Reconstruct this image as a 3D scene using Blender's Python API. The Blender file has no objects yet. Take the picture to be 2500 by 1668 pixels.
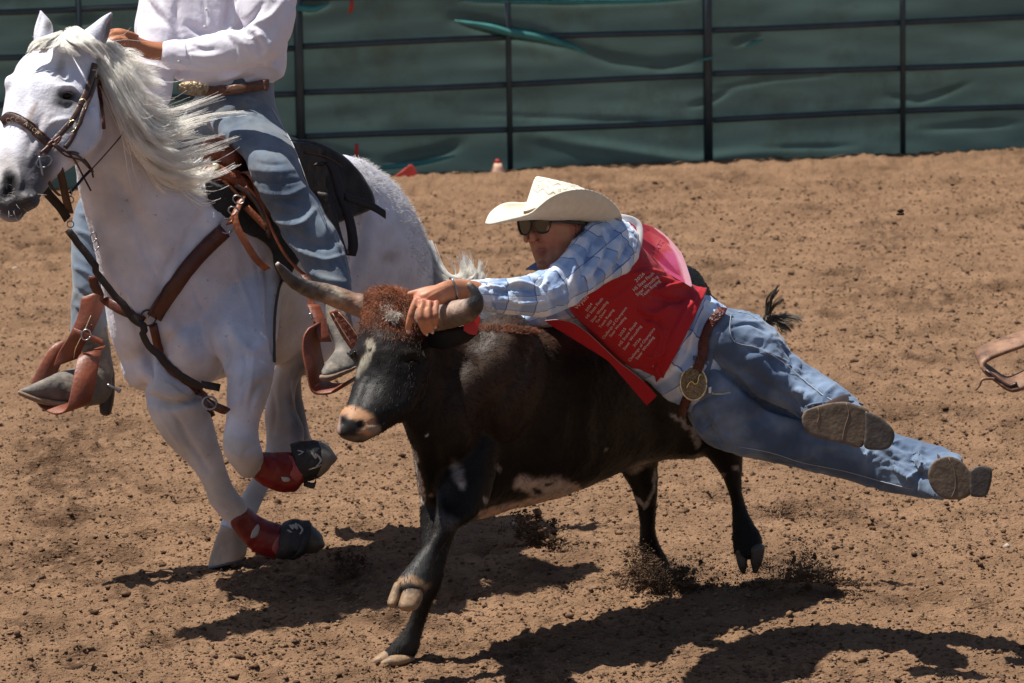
import bpy, bmesh, math, random
import numpy as np
from mathutils import Vector, Matrix
from mathutils.bvhtree import BVHTree

# ---------------------------------------------------------------- camera, sky, sun, exposure
SC = bpy.context.scene
PITCH, ROLL, CAMZ, F = math.radians(9.8), math.radians(0.9), 3.5, 11489.0
cd = bpy.data.cameras.new('camera'); cam = bpy.data.objects.new('camera', cd)
SC.collection.objects.link(cam); SC.camera = cam
cd.sensor_width = 36; cd.lens = 36 * F / 2500; cd.clip_end = 500
cam.matrix_world = (Matrix.Translation((0, 0, CAMZ)) @ Matrix.Rotation(math.pi / 2 - PITCH, 4, 'X')
                    @ Matrix.Rotation(-ROLL, 4, 'Z'))
cd.dof.use_dof = True; cd.dof.focus_distance = 14.9; cd.dof.aperture_fstop = 8
SC.view_settings.view_transform = 'Standard'; SC.view_settings.look = 'None'
SC.view_settings.exposure = 0.5; SC.view_settings.gamma = 1
LD = Vector((0.41, -0.1, -1.0)).normalized()
w = bpy.data.worlds.new('World'); SC.world = w; w.use_nodes = True
nt = w.node_tree; bg = nt.nodes['Background']; sky = nt.nodes.new('ShaderNodeTexSky')
sky.sky_type = 'NISHITA'; sky.sun_disc = False
sky.sun_elevation = math.asin(-LD.z); sky.sun_rotation = math.atan2(-LD.x, -LD.y)
nt.links.new(sky.outputs[0], bg.inputs[0]); bg.inputs[1].default_value = 0.058
sl = bpy.data.lights.new('sun', 'SUN'); sl.energy = 5.0; sl.angle = math.radians(0.5); sl.color = (1, .95, .87)
so = bpy.data.objects.new('sun', sl); SC.collection.objects.link(so)
so.rotation_euler = LD.to_track_quat('-Z', 'Y').to_euler()
SC.cycles.max_bounces = 6; SC.cycles.transparent_max_bounces = 6

# ---------------------------------------------------------------- helpers
R3 = np.array(cam.matrix_world.to_3x3()); CL = np.array((0, 0, CAMZ)); FW = -R3[:, 2]
DOFF = 0.0      # extra distance given to everything of one figure
def U(x, y, d):
    d = d + DOFF
    return CL + R3 @ np.array(((x - 1250) / F * d, -(y - 834) / F * d, -d))
def px(P):
    q = (np.asarray(P) - CL) @ R3
    return q[..., 0] / -q[..., 2] * F + 1250, -q[..., 1] / -q[..., 2] * F + 834, -q[..., 2] - DOFF
def G(x, y, z=0.0):
    r = R3 @ np.array(((x - 1250) / F, -(y - 834) / F, -1.0)); t = (z - CAMZ) / r[2]
    return CL + r * t
def gd(x, y): return float(px(G(x, y))[2])

rng = np.random.default_rng(7); random.seed(7)
_perm = np.arange(256); np.random.default_rng(3).shuffle(_perm); _perm = np.concatenate([_perm, _perm, _perm])
_gr = np.random.default_rng(5).normal(size=(256, 3)); _gr /= np.linalg.norm(_gr, axis=1)[:, None]
def noise(P, s=1.0, off=0.0):
    P = np.asarray(P, float) * s + off; i = np.floor(P).astype(int); f = P - i; i &= 255
    u = f * f * f * (f * (f * 6 - 15) + 10); r = np.zeros(P.shape[:-1])
    for dx in (0, 1):
        for dy in (0, 1):
            for dz in (0, 1):
                h = _perm[_perm[_perm[i[..., 0] + dx] + i[..., 1] + dy] + i[..., 2] + dz]
                g = _gr[h]
                v = g[..., 0] * (f[..., 0] - dx) + g[..., 1] * (f[..., 1] - dy) + g[..., 2] * (f[..., 2] - dz)
                wx = u[..., 0] if dx else 1 - u[..., 0]; wy = u[..., 1] if dy else 1 - u[..., 1]
                wz = u[..., 2] if dz else 1 - u[..., 2]
                r += v * wx * wy * wz
    return r * 1.6
def fbm(P, s, o=3, off=0.0):
    return sum(noise(P, s * 2 ** k, off + 17.3 * k) / 2 ** k for k in range(o))

def catmull(P, n):
    P = np.asarray(P, float)
    if len(P) == 2: return P[0] + (P[1] - P[0]) * np.linspace(0, 1, n + 1)[:, None]
    Q = np.vstack([2 * P[0] - P[1], P, 2 * P[-1] - P[-2]]); out = []
    for k in range(1, len(Q) - 2):
        a, b, c, e = Q[k - 1:k + 3]
        for t in np.arange(n) / n:
            out.append(.5 * (2 * b + (c - a) * t + (2 * a - 5 * b + 4 * c - e) * t * t + (3 * b - a - 3 * c + e) * t ** 3))
    out.append(P[-1]); return np.array(out)

class MB:
    def __init__(s): s.v = []; s.f = []; s.n = 0
    def add(s, v, f):
        v = np.asarray(v, float); s.v.append(v); s.f += [[i + s.n for i in q] for q in f]; s.n += len(v); return s
    def mesh(s, name='m'):
        me = bpy.data.meshes.new(name); me.from_pydata(np.vstack(s.v).tolist(), [], s.f); me.update(); return me
    def rings(s, R, close=True):
        R = np.asarray(R, float); m, n = R.shape[:2]; f = []
        for i in range(m - 1):
            for j in range(n):
                k = (j + 1) % n; f.append([i * n + j, i * n + k, (i + 1) * n + k, (i + 1) * n + j])
        v = R.reshape(-1, 3)
        if close:
            v = np.vstack([v, R[0].mean(0), R[-1].mean(0)]); a = m * n
            for j in range(n):
                k = (j + 1) % n; f.append([k, j, a]); f.append([(m - 1) * n + j, (m - 1) * n + k, a + 1])
        return s.add(v, f)
    def loft(s, secs, n=24, k=5, p=2.0, round_=True):
        S = catmull([q[:6] for q in secs], k); a = np.linspace(0, 2 * math.pi, n, endpoint=False)
        ca = np.sign(np.cos(a)) * np.abs(np.cos(a)) ** (2 / p); sa = np.sign(np.sin(a)) * np.abs(np.sin(a)) ** (2 / p)
        out = []
        for x1, y1, x2, y2, d, h in S:
            A, B = U(x1, y1, d), U(x2, y2, d); c = (A + B) / 2; e = (A - B) / 2
            out.append(c + ca[:, None] * e + sa[:, None] * h * FW)
        out = np.array(out)
        if round_:
            def cap(r0, r1):
                c = r0.mean(0); ax = c - r1.mean(0); L = np.linalg.norm(ax) + 1e-9
                rad = np.linalg.norm(r0 - c, axis=1).min() * .7; ax = ax / L * rad
                return [c + (r0 - c) * math.cos(t) + ax * math.sin(t) for t in (.5, 1.0, 1.35)]
            out = np.array(cap(out[0], out[1])[::-1] + list(out) + cap(out[-1], out[-2]))
        return s.rings(out)
    def tube(s, P, r, n=12, k=4, sub=True):
        """P: 3-D points, r: radius or radii"""
        P = np.asarray(P, float); r = np.broadcast_to(np.asarray(r, float), (len(P),))
        Q = catmull(np.column_stack([P, r]), k) if sub else np.column_stack([P, r])
        T = np.gradient(Q[:, :3], axis=0); T /= np.linalg.norm(T, axis=1)[:, None] + 1e-12
        ref = np.array((0, 0, 1.)) if abs(T[0][2]) < .9 else np.array((0, 1., 0)); nn = np.cross(T[0], ref); out = []
        a = np.linspace(0, 2 * math.pi, n, endpoint=False)
        for q, t in zip(Q, T):
            nn = nn - t * (nn @ t); nn /= np.linalg.norm(nn) + 1e-12; b = np.cross(t, nn)
            out.append(q[:3] + q[3] * (np.cos(a)[:, None] * nn + np.sin(a)[:, None] * b))
        return s.rings(out)
    def ptube(s, pts, n=12, k=4):
        """pts: (x, y, depth, radius in px of that depth)"""
        return s.tube([U(*p[:3]) for p in pts], [p[3] * p[2] / F for p in pts], n, k)
    def ell(s, x, y, d, rx, ry, hd, ang=0, n=20, m=12):
        c = U(x, y, d); ca, sa = math.cos(math.radians(ang)), math.sin(math.radians(ang)); k = d / F
        ex = (R3[:, 0] * ca - R3[:, 1] * sa) * rx * k; ey = (R3[:, 0] * sa + R3[:, 1] * ca) * ry * k; ez = FW * hd
        R = []
        for t in np.linspace(.12, math.pi - .12, m):
            a = np.linspace(0, 2 * math.pi, n, endpoint=False)
            R.append(c + math.cos(t) * ez + math.sin(t) * (np.cos(a)[:, None] * ex + np.sin(a)[:, None] * ey))
        return s.rings(R)
    def sweep(s, P, W, th, k=5, bev=.3):
        """flat strap: centre points P (3-D), half-width vectors W, thickness th"""
        P = np.asarray(P, float); W = np.asarray(W, float)
        if W.ndim == 1: W = np.tile(W, (len(P), 1))
        Q = catmull(np.column_stack([P, W]), k); T = np.gradient(Q[:, :3], axis=0); out = []
        for q, t in zip(Q, T):
            wv = q[3:6]; nrm = np.cross(t, wv); nrm /= np.linalg.norm(nrm) + 1e-12; h = nrm * th / 2; b = 1 - bev * th / (np.linalg.norm(wv) + 1e-9)
            out.append([q[:3] + wv - h * .3, q[:3] + wv + h * .3, q[:3] + wv * b + h, q[:3] - wv * b + h, q[:3] - wv + h * .3,
                        q[:3] - wv - h * .3, q[:3] - wv * b - h, q[:3] + wv * b - h])
        return s.rings(out)
    def slab(s, poly, d, th, bev=2.0, smooth=3, dfun=None):
        """closed px outline at depth d facing the camera, extruded away by th, bevelled"""
        P = np.array(poly, float); P = catmull(np.vstack([P, P[:1]]), smooth)[:-1] if smooth > 1 else P
        c = P.mean(0); n = len(P); df = dfun or (lambda x, y: 0.0)
        def ring(sh, dd):
            v = P - c; L = np.linalg.norm(v, axis=1)[:, None]; Q = c + v * (1 - sh / L)
            return [U(x, y, d + dd + df(x, y)) for x, y in Q]
        inner = [[U(*(c + (p - c) * q), d + df(*(c + (p - c) * q))) for p in P] for q in (.15, .5, .85)]
        b = bev * d / F
        return s.rings(inner + [ring(bev, 0), ring(bev * .3, b * .3), ring(0, b), ring(0, th - b), ring(bev, th)])

def remesh(mb, vox, smooth=6, fac=.5):
    me = mb.mesh(); ob = bpy.data.objects.new('tmp', me); SC.collection.objects.link(ob)
    m = ob.modifiers.new('r', 'REMESH'); m.mode = 'VOXEL'; m.voxel_size = vox; m.use_smooth_shade = True
    if smooth:
        s = ob.modifiers.new('s', 'SMOOTH'); s.factor = fac; s.iterations = smooth
    dg = bpy.context.evaluated_depsgraph_get(); r = bpy.data.meshes.new_from_object(ob.evaluated_get(dg))
    bpy.data.objects.remove(ob); bpy.data.meshes.remove(me); return r
def getv(me):
    a = np.empty(len(me.vertices) * 3); me.vertices.foreach_get('co', a); return a.reshape(-1, 3)
def setv(me, v): me.vertices.foreach_set('co', np.asarray(v).ravel()); me.update()
def getn(me):
    a = np.empty(len(me.vertices) * 3); me.vertex_normals.foreach_get('vector', a); return a.reshape(-1, 3)
def poly_dist(X, Y, pts):
    pts = np.asarray(pts, float); D = np.full(len(X), 1e9); T = np.zeros(len(X)); L = len(pts) - 1
    for i in range(L):
        a, b = pts[i], pts[i + 1]; ab = b - a; t = np.clip(((X - a[0]) * ab[0] + (Y - a[1]) * ab[1]) / (ab @ ab + 1e-9), 0, 1)
        dd = np.hypot(X - a[0] - ab[0] * t, Y - a[1] - ab[1] * t); m = dd < D; D[m] = dd[m]; T[m] = (i + t[m]) / L
    return D, T
def sculpt(me, strokes, gain=1.0, thin=1.0):
    """strokes: (points, width px, amplitude m): raises or sinks the camera-facing skin along a line"""
    v = getv(me); n = getn(me); X, Y, _ = px(v); face = np.clip(-(n @ FW) * 3 + .6, 0, 1); off = np.zeros(len(v))
    for pts, wd, amp in strokes:
        if len(pts) > 2: pts = catmull(pts, 4)
        D, T = poly_dist(X, Y, pts)
        off += amp * gain * np.exp(-(D / (wd * thin)) ** 2) * (np.sin(np.clip(T, .04, .96) * math.pi) ** .5 if len(pts) > 1 else 1) * face
    setv(me, v + n * off[:, None])
def displace(me, fn):
    v = getv(me); n = getn(me); setv(me, v + n * fn(v)[:, None])
def limb(v, axis):
    """(along, around) metres for vertices v about a 3-D polyline"""
    A = catmull(np.asarray(axis, float), 6); L = np.concatenate([[0], np.cumsum(np.linalg.norm(np.diff(A, axis=0), axis=1))])
    best = np.full(len(v), 1e9); al = np.zeros(len(v)); rad = np.zeros((len(v), 3)); tt = np.zeros((len(v), 3))
    for i in range(len(A) - 1):
        a, ab = A[i], A[i + 1] - A[i]; t = np.clip(((v - a) @ ab) / (ab @ ab + 1e-12), 0, 1); q = v - a - t[:, None] * ab
        dd = np.linalg.norm(q, axis=1); m = dd < best; best[m] = dd[m]; al[m] = (L[i] + t * (L[i + 1] - L[i]))[m]; rad[m] = q[m]; tt[m] = ab / np.linalg.norm(ab)
    u = np.cross(tt, -FW); u /= np.linalg.norm(u, axis=1)[:, None] + 1e-9; ww = np.cross(u, tt)
    ang = np.arctan2((rad * u).sum(1), (rad * ww).sum(1)); return al, ang, best
def vattr(me, name, data, kind='FLOAT_COLOR'):
    a = me.attributes.get(name) or me.attributes.new(name, kind, 'POINT')
    a.data.foreach_set('color' if kind == 'FLOAT_COLOR' else 'vector', np.asarray(data, dtype=np.float32).ravel())
def paint(me, base, spots, warp=6, wscale=30):
    """spots: (cx, cy, rx, ry, angle, colour, softness) or (points, width, colour, softness) in px"""
    v = getv(me); X, Y, _ = px(v); C = np.tile(np.array(base, float), (len(v), 1))
    wx = fbm(v, wscale, 3) * warp; wy = fbm(v, wscale, 3, 91.) * warp
    for s in spots:
        if len(s) == 7:
            cx, cy, rx, ry, an, col, soft = s; a = math.radians(an); dx, dy = X + wx - cx, Y + wy - cy
            q = np.hypot((dx * math.cos(a) + dy * math.sin(a)) / rx, (-dx * math.sin(a) + dy * math.cos(a)) / ry)
            m = np.clip((1 + soft - q) / (2 * soft), 0, 1)
        else:
            pts, wd, col, soft = s; D, _ = poly_dist(X + wx, Y + wy, pts); m = np.clip((1 + soft - D / wd) / (2 * soft), 0, 1)
        m = (m * m * (3 - 2 * m))[:, None]; C = C * (1 - m) + np.array(col) * m
    vattr(me, 'Col', np.column_stack([C, np.ones(len(v))])); return C
def bvh(me): return BVHTree.FromPolygons([v.co[:] for v in me.vertices], [p.vertices[:] for p in me.polygons])
def hit(B, x, y, d=15.0, back=False):
    o = Vector(CL); dr = Vector(U(x, y, 1.0) - CL).normalized(); h = B.ray_cast(o, dr)
    if h[0] is None:
        h = B.find_nearest(Vector(U(x, y, d))); return np.array(h[0]), np.array(h[1])
    return np.array(h[0]), np.array(h[1])

# ---------------------------------------------------------------- scene objects
def obj(name, me, m, parent=None):
    if isinstance(me, MB): me = me.mesh(name)
    o = bpy.data.objects.new(name, me); SC.collection.objects.link(o); me.name = name
    if m and not me.materials: me.materials.append(m)
    if hasattr(me, 'polygons'): me.polygons.foreach_set('use_smooth', [True] * len(me.polygons)); me.update()
    if parent:
        q = parent
        while q: o.location -= q.location; q = q.parent
        o.parent = parent
    return o
def tag(o, label=None, cat=None, group=None, kind=None):
    for k, v in (('label', label), ('category', cat), ('group', group), ('kind', kind)):
        if v: o[k] = v
    return o
def thing(name, label, cat, loc, group=None):
    o = bpy.data.objects.new(name, None); SC.collection.objects.link(o); o.location = Vector(loc); o.empty_display_size = .1
    return tag(o, label, cat, group)
def hair(name, strands, m, parent=None, r0=.0008, r1=.0002):
    """strands: (n, k, 3) array"""
    S = np.asarray(strands, np.float32); n, k = S.shape[:2]; c = bpy.data.hair_curves.new(name); c.add_curves([k] * n)
    c.points.foreach_set('position', S.ravel()); rad = np.tile(np.linspace(r0, r1, k), n).astype(np.float32)
    a = c.attributes.get('radius') or c.attributes.new('radius', 'FLOAT', 'POINT'); a.data.foreach_set('value', rad)
    c.materials.append(m); o = bpy.data.objects.new(name, c); SC.collection.objects.link(o)
    if parent:
        q = parent
        while q: o.location -= q.location; q = q.parent
        o.parent = parent
    return o
def guide_hair(guides, n, jit, k=12, clump=40, spread=.5, lenvar=.35, wave=.006):
    """strands interpolated between 3-D guide curves, gathered into locks"""
    Gd = [catmull(g, 8) for g in guides]; Gd = np.array([g[np.linspace(0, len(g) - 1, k).round().astype(int)] for g in Gd])
    out = []; cl = rng.random((clump, 1)) * (len(Gd) - 1); cj = rng.normal(size=(clump, 3)) * jit; cw = rng.random((clump, 3)) * 6.3; cs = .6 + .8 * rng.random(clump); cL = 1 - lenvar * rng.random(clump)
    t = np.linspace(0, 1, k)[:, None]
    for _ in range(n):
        c = rng.integers(clump); u = float(np.clip(cl[c, 0] + rng.normal() * spread * .25, 0, len(Gd) - 1.001)); i = int(u); f = u - i
        g = Gd[i] * (1 - f) + Gd[i + 1] * f; L = cL[c] * (1 - .12 * rng.random()); idx = np.linspace(0, (k - 1) * L, k); lo = np.floor(idx).astype(int); hi = np.minimum(lo + 1, k - 1)
        g = g[lo] * (1 - (idx - lo))[:, None] + g[hi] * (idx - lo)[:, None]
        j = rng.normal(size=3) * jit * .55; wv = wave * np.sin(t * 7 + cw[c]) * t
        fly = rng.normal(size=3) * jit * (1.8 if rng.random() < .05 else .12)
        out.append(g + cj[c] * (.3 + t) * cs[c] + j * (1 - .8 * t) + wv + fly * t ** 2)
    return np.array(out)
def fur(me, n, length, flow, sel=None, lift=.35, k=4, jit=.25, curl=0):
    """short hairs rooted on a mesh: flow is a direction or fn(points)->directions"""
    v = getv(me); nn = getn(me); fc = np.array([p.vertices[:3] for p in me.polygons])
    A, B, C = v[fc[:, 0]], v[fc[:, 1]], v[fc[:, 2]]; ar = np.linalg.norm(np.cross(B - A, C - A), axis=1)
    cen = (A + B + C) / 3
    if sel is not None: ar = ar * sel(cen, nn[fc[:, 0]])
    i = rng.choice(len(fc), n, p=ar / ar.sum()); u = rng.random((n, 2)); fl = u.sum(1) > 1; u[fl] = 1 - u[fl]
    P = A[i] + (B - A)[i] * u[:, :1] + (C - A)[i] * u[:, 1:]; N = nn[fc[i, 0]]
    D = flow(P) if callable(flow) else np.tile(np.array(flow, float), (n, 1))
    D = D - N * (D * N).sum(1)[:, None]; D /= np.linalg.norm(D, axis=1)[:, None] + 1e-9
    D = D * (1 - lift) + N * lift + rng.normal(size=(n, 3)) * jit; D /= np.linalg.norm(D, axis=1)[:, None]
    L = (length(P) if callable(length) else length) * (.6 + .8 * rng.random(n)); t = np.linspace(0, 1, k)
    S = P[:, None] + D[:, None] * (L[:, None] * t)[..., None] - N[:, None] * (L[:, None] * t ** 2 * lift * .5)[..., None] - N[:, None] * .001
    if curl: S = S + rng.normal(size=(n, 1, 3)) * curl * (t ** 2)[None, :, None]
    return S

# ---------------------------------------------------------------- materials
def mat(name, col=(.5, .5, .5), rough=.6, attr=False, var=.15, vs=12, bump=.2, bs=60, bd=.004, metal=0, spec=.5, sheen=0,
        sss=0, coat=0, stretch=None, dirt=None, col2=None, trans=0):
    m = bpy.data.materials.new(name); m.use_nodes = True; t = m.node_tree; N, L = t.nodes, t.links; b = N['Principled BSDF']
    tc = N.new('ShaderNodeTexCoord'); mp = N.new('ShaderNodeMapping'); L.new(tc.outputs['Object'], mp.inputs[0])
    if stretch: mp.inputs['Scale'].default_value = stretch
    n1 = N.new('ShaderNodeTexNoise'); n1.inputs['Scale'].default_value = vs; n1.inputs['Detail'].default_value = 6; L.new(mp.outputs[0], n1.inputs[0])
    if attr:
        a = N.new('ShaderNodeAttribute'); a.attribute_name = 'Col'; src = a.outputs['Color']
    else:
        r = N.new('ShaderNodeRGB'); r.outputs[0].default_value = (*col, 1); src = r.outputs[0]
    if col2 is not None:
        rp = N.new('ShaderNodeMapRange'); rp.inputs[1].default_value = .42; rp.inputs[2].default_value = .62; L.new(n1.outputs['Fac'], rp.inputs[0])
        mx = N.new('ShaderNodeMix'); mx.data_type = 'RGBA'; L.new(rp.outputs[0], mx.inputs['Factor']); L.new(src, mx.inputs['A']); mx.inputs['B'].default_value = (*col2, 1); src = mx.outputs['Result']
    hs = N.new('ShaderNodeHueSaturation'); mr = N.new('ShaderNodeMapRange'); mr.inputs[1].default_value = .3; mr.inputs[2].default_value = .7
    mr.inputs[3].default_value = 1 - var; mr.inputs[4].default_value = 1 + var; L.new(n1.outputs['Fac'], mr.inputs[0])
    L.new(mr.outputs[0], hs.inputs['Value']); L.new(src, hs.inputs['Color']); src = hs.outputs[0]
    if dirt:
        n3 = N.new('ShaderNodeTexNoise'); n3.inputs['Scale'].default_value = dirt[1]; n3.inputs['Detail'].default_value = 8; n3.inputs['Roughness'].default_value = .7; L.new(tc.outputs['Object'], n3.inputs[0])
        r3 = N.new('ShaderNodeMapRange'); r3.inputs[1].default_value = dirt[2]; r3.inputs[2].default_value = dirt[3]; L.new(n3.outputs['Fac'], r3.inputs[0])
        mx = N.new('ShaderNodeMix'); mx.data_type = 'RGBA'; L.new(r3.outputs[0], mx.inputs['Factor']); L.new(src, mx.inputs['A']); mx.inputs['B'].default_value = (*dirt[0], 1); src = mx.outputs['Result']
    L.new(src, b.inputs['Base Color'])
    n2 = N.new('ShaderNodeTexNoise'); n2.inputs['Scale'].default_value = bs; n2.inputs['Detail'].default_value = 5; L.new(mp.outputs[0], n2.inputs[0])
    bp = N.new('ShaderNodeBump'); bp.inputs['Strength'].default_value = bump; bp.inputs['Distance'].default_value = bd
    L.new(n2.outputs['Fac'], bp.inputs['Height']); L.new(bp.outputs[0], b.inputs['Normal'])
    b.inputs['Roughness'].default_value = rough; b.inputs['Metallic'].default_value = metal; b.inputs['Specular IOR Level'].default_value = spec
    b.inputs['Sheen Weight'].default_value = sheen; b.inputs['Coat Weight'].default_value = coat
    if sss: b.inputs['Subsurface Weight'].default_value = sss; b.inputs['Subsurface Radius'].default_value = (.02, .008, .004); b.inputs['Subsurface Scale'].default_value = .3
    if trans:
        b.inputs['Roughness'].default_value = rough
        tr = N.new('ShaderNodeBsdfTranslucent'); L.new(src, tr.inputs[0]); ms = N.new('ShaderNodeMixShader'); ms.inputs[0].default_value = trans
        L.new(b.outputs[0], ms.inputs[1]); L.new(tr.outputs[0], ms.inputs[2]); L.new(ms.outputs[0], N['Material Output'].inputs[0])
    return m
# ---------------------------------------------------------------- ground
def axis(segs):
    out = [segs[0][0]]
    for a, b, st in segs: out += list(np.linspace(a, b, max(1, int(round((b - a) / st))) + 1)[1:])
    return np.array(out)
gx = axis([(-80, -12, 8), (-12, -6.2, .3), (-6.2, -3.7, .035), (-3.7, 3.9, .016), (3.9, 6.2, .035), (6.2, 12, .3), (12, 80, 8)])
gy = axis([(-30, 8, 4), (8, 12.4, .3), (12.4, 13.2, .04), (13.2, 18.5, .015), (18.5, 27, .03), (27, 45, .8), (45, 150, 10)])
rp = np.random.default_rng(11); PITS = [(rp.uniform(-2.4, 2.5), 13.4 + 12 * rp.random() ** 1.2, rp.uniform(.035, .085), rp.uniform(.012, .028), rp.uniform(0, 3.1)) for _ in range(150)]
for x_, y_, r_ in ((180, 1272, .09), (170, 1362, .08), (185, 1615, .1), (368, 1306, .08), (640, 1200, .06), (2150, 1100, .1), (2240, 1010, .09), (1940, 1250, .09), (1990, 1260, .07), (80, 1140, .07), (1560, 465, .09), (2440, 700, .08), (2100, 950, .07)):
    p_ = G(x_, y_); PITS.append((p_[0], p_[1], r_, .028, .4))
def pits(x, y):
    h = np.zeros_like(x); damp = np.zeros_like(x)
    for cx, cy, r, dp, an in PITS:
        m = (np.abs(x - cx) < r * 3.4) & (np.abs(y - cy) < r * 3.4)
        if not m.any(): continue
        dx, dy = x[m] - cx, y[m] - cy; u = dx * math.cos(an) + dy * math.sin(an); v = -dx * math.sin(an) + dy * math.cos(an); q = np.hypot(u / 1.5, v) / r
        h[m] += -dp * np.exp(-q ** 2 * 1.6) + dp * .75 * np.exp(-((q - 1.45) / .45) ** 2) * (.6 + .4 * np.sign(u)); damp[m] = np.maximum(damp[m], np.exp(-((q - .3) / 1.25) ** 2))
    return h, damp
def gz(x, y):
    P = np.stack([x, y, np.zeros_like(x)], -1)
    h = .008 * fbm(P, .9, 2) + .006 * noise(P, 4.2) + .009 * noise(P, 9., 7.)
    r = fbm(P, 21., 3, 31.); h += .012 * r + .010 * np.abs(noise(P, 13., 3.)) + .007 * np.maximum(noise(P, 34., 5.), 0) - .004 * np.maximum(noise(P, 15., 51.) - .25, 0) * 6
    return h - .004 + pits(x, y)[0]
FA = np.array([-0.64373616, 25.57291739]); FD = np.array([math.cos(math.radians(11.327)), math.sin(math.radians(11.327))])
XX, YY = np.meshgrid(gx, gy); fine = (np.abs(XX) < 6.3) & (YY > 12.4) & (YY < 27.5)
ZZ = np.zeros_like(XX); ZZ[fine] = gz(XX[fine], YY[fine])
fdist = (XX - FA[0]) * -FD[1] + (YY - FA[1]) * FD[0]          # berm of raked dirt along the fence
berm = np.exp(-((fdist + .3) / .28) ** 2) * fine
ZZ += .05 * berm * (1 + .25 * noise(np.stack([XX, YY, ZZ * 0], -1), 3.5)) + 0.010 * berm * noise(np.stack([XX, YY, ZZ * 0], -1), 9.)
nx, ny = len(gx), len(gy); idx = np.arange(nx * ny).reshape(ny, nx)
me = bpy.data.meshes.new('ground'); q = np.stack([idx[:-1, :-1], idx[:-1, 1:], idx[1:, 1:], idx[1:, :-1]], -1).reshape(-1, 4)
me.vertices.add(nx * ny); me.vertices.foreach_set('co', np.stack([XX, YY, ZZ], -1).ravel())
me.loops.add(q.size); me.loops.foreach_set('vertex_index', q.ravel().astype(np.int32))
me.polygons.add(len(q)); me.polygons.foreach_set('loop_start', np.arange(0, q.size, 4, dtype=np.int32)); me.update(); me.validate()
dmp = np.zeros_like(XX); dmp[fine] = pits(XX[fine], YY[fine])[1]; P_ = np.stack([XX, YY * .45, ZZ], -1); dmp = dmp * np.clip(.75 + 1.2 * fbm(P_, 9, 3), 0, 1) * .7 + np.clip(fbm(P_, 1.5, 4, 60.) * 1.6 - .35, 0, .65) * (.5 + .5 * np.clip(fbm(P_, 22, 2) * 3, -1, 1))
dmp = np.clip(dmp, 0, 1).ravel()[:, None]; vattr(me, 'Col', np.hstack([np.array((.232, .139, .082)) * (1 - dmp) + np.array((.085, .048, .028)) * dmp, np.ones((nx * ny, 1))]))
M_ground = mat('arena_ground', attr=True, rough=.95, var=.22, vs=5, bump=1.0, bs=100, bd=.022, spec=.08, stretch=(.6, 1, 1), dirt=((.29, .182, .114), 9, .56, .7))
M_dirt = mat('arena_dirt', (.20, .121, .073), .95, var=.25, vs=3.2, bump=1.0, bs=110, bd=.02, spec=.08, col2=(.265, .168, .106), dirt=((.115, .066, .040), 4.2, .54, .72), stretch=(1, .55, 1))
g = obj('ground', me, M_ground); tag(g, kind='structure')

# loose clods, one mass nobody could count
ico = bmesh.new(); bmesh.ops.create_icosphere(ico, subdivisions=1, radius=1); IV = np.array([v.co[:] for v in ico.verts]); IF = np.array([[v.index for v in f.verts] for f in ico.faces]); ico.free()
def clods(n, pos, size, flat=.6, jit=.35):
    V = np.tile(IV, (n, 1, 1)) * (1 + jit * rng.normal(size=(n, len(IV), 1)) * .6); V *= (1 + jit * rng.normal(size=(n, 1, 3)) * .6)
    a = rng.random(n) * 6.28; c, s = np.cos(a)[:, None], np.sin(a)[:, None]
    V = np.stack([V[..., 0] * c - V[..., 1] * s, V[..., 0] * s + V[..., 1] * c, V[..., 2] * flat], -1) * size[:, None, None] + pos[:, None]
    f = (IF[None] + (np.arange(n) * len(IV))[:, None, None]).reshape(-1, 3); m = bpy.data.meshes.new('clods'); V = V.reshape(-1, 3)
    m.vertices.add(len(V)); m.vertices.foreach_set('co', V.ravel()); m.loops.add(f.size); m.loops.foreach_set('vertex_index', f.ravel().astype(np.int32))
    m.polygons.add(len(f)); m.polygons.foreach_set('loop_start', np.arange(0, f.size, 3, dtype=np.int32)); m.update(); m.validate(); return m
M_clod = mat('damp_clods', (.085, .05, .030), .95, var=.35, vs=30, bump=.6, bs=200, spec=.1, col2=(.18, .108, .064))
n = 15000; yy = 13.3 + 12.3 * rng.random(n) ** 1.25; xx = (rng.random(n) - .5) * (yy * .225 + .3) * 2 * .55
dens = fbm(np.stack([xx, yy * .6, yy * 0], -1), 1.7, 3); keep = dens + rng.random(n) * .8 > .25; xx, yy = xx[keep], yy[keep]; n = len(xx)
sz = np.clip(rng.lognormal(-5.35, .5, n), .0018, .02); pos = np.stack([xx, yy, gz(xx, yy) + sz * .3], -1)
o = obj('loose_clods', clods(n, pos, sz), M_clod); tag(o, 'small loose dirt clods scattered over the arena floor', 'dirt clods', kind='stuff')
n = 100000; yy = 13.2 + 12.2 * rng.random(n) ** 1.35; xx = np.clip(rng.normal(size=n) * .5, -1.6, 1.6) * (yy * .225 + .3) * np.where(rng.random(n) < .8, .55 / .8, 1); ok_ = rng.random(n) < .25; xx[~ok_] = (rng.random((~ok_).sum()) - .5) * (yy[~ok_] * .225 + .3) * 1.1; sz = np.clip(rng.lognormal(-5.75, .5, n), .0014, .010)
yy, xx = yy + .02 * rng.normal(size=n), xx; pos = np.stack([xx, yy, gz(xx, yy) + sz * .25], -1)
o = obj('dirt_crumbs', clods(n, pos, sz), M_dirt); tag(o, 'fine crumbs of dry dirt covering the arena floor', 'dirt crumbs', kind='stuff')
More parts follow.
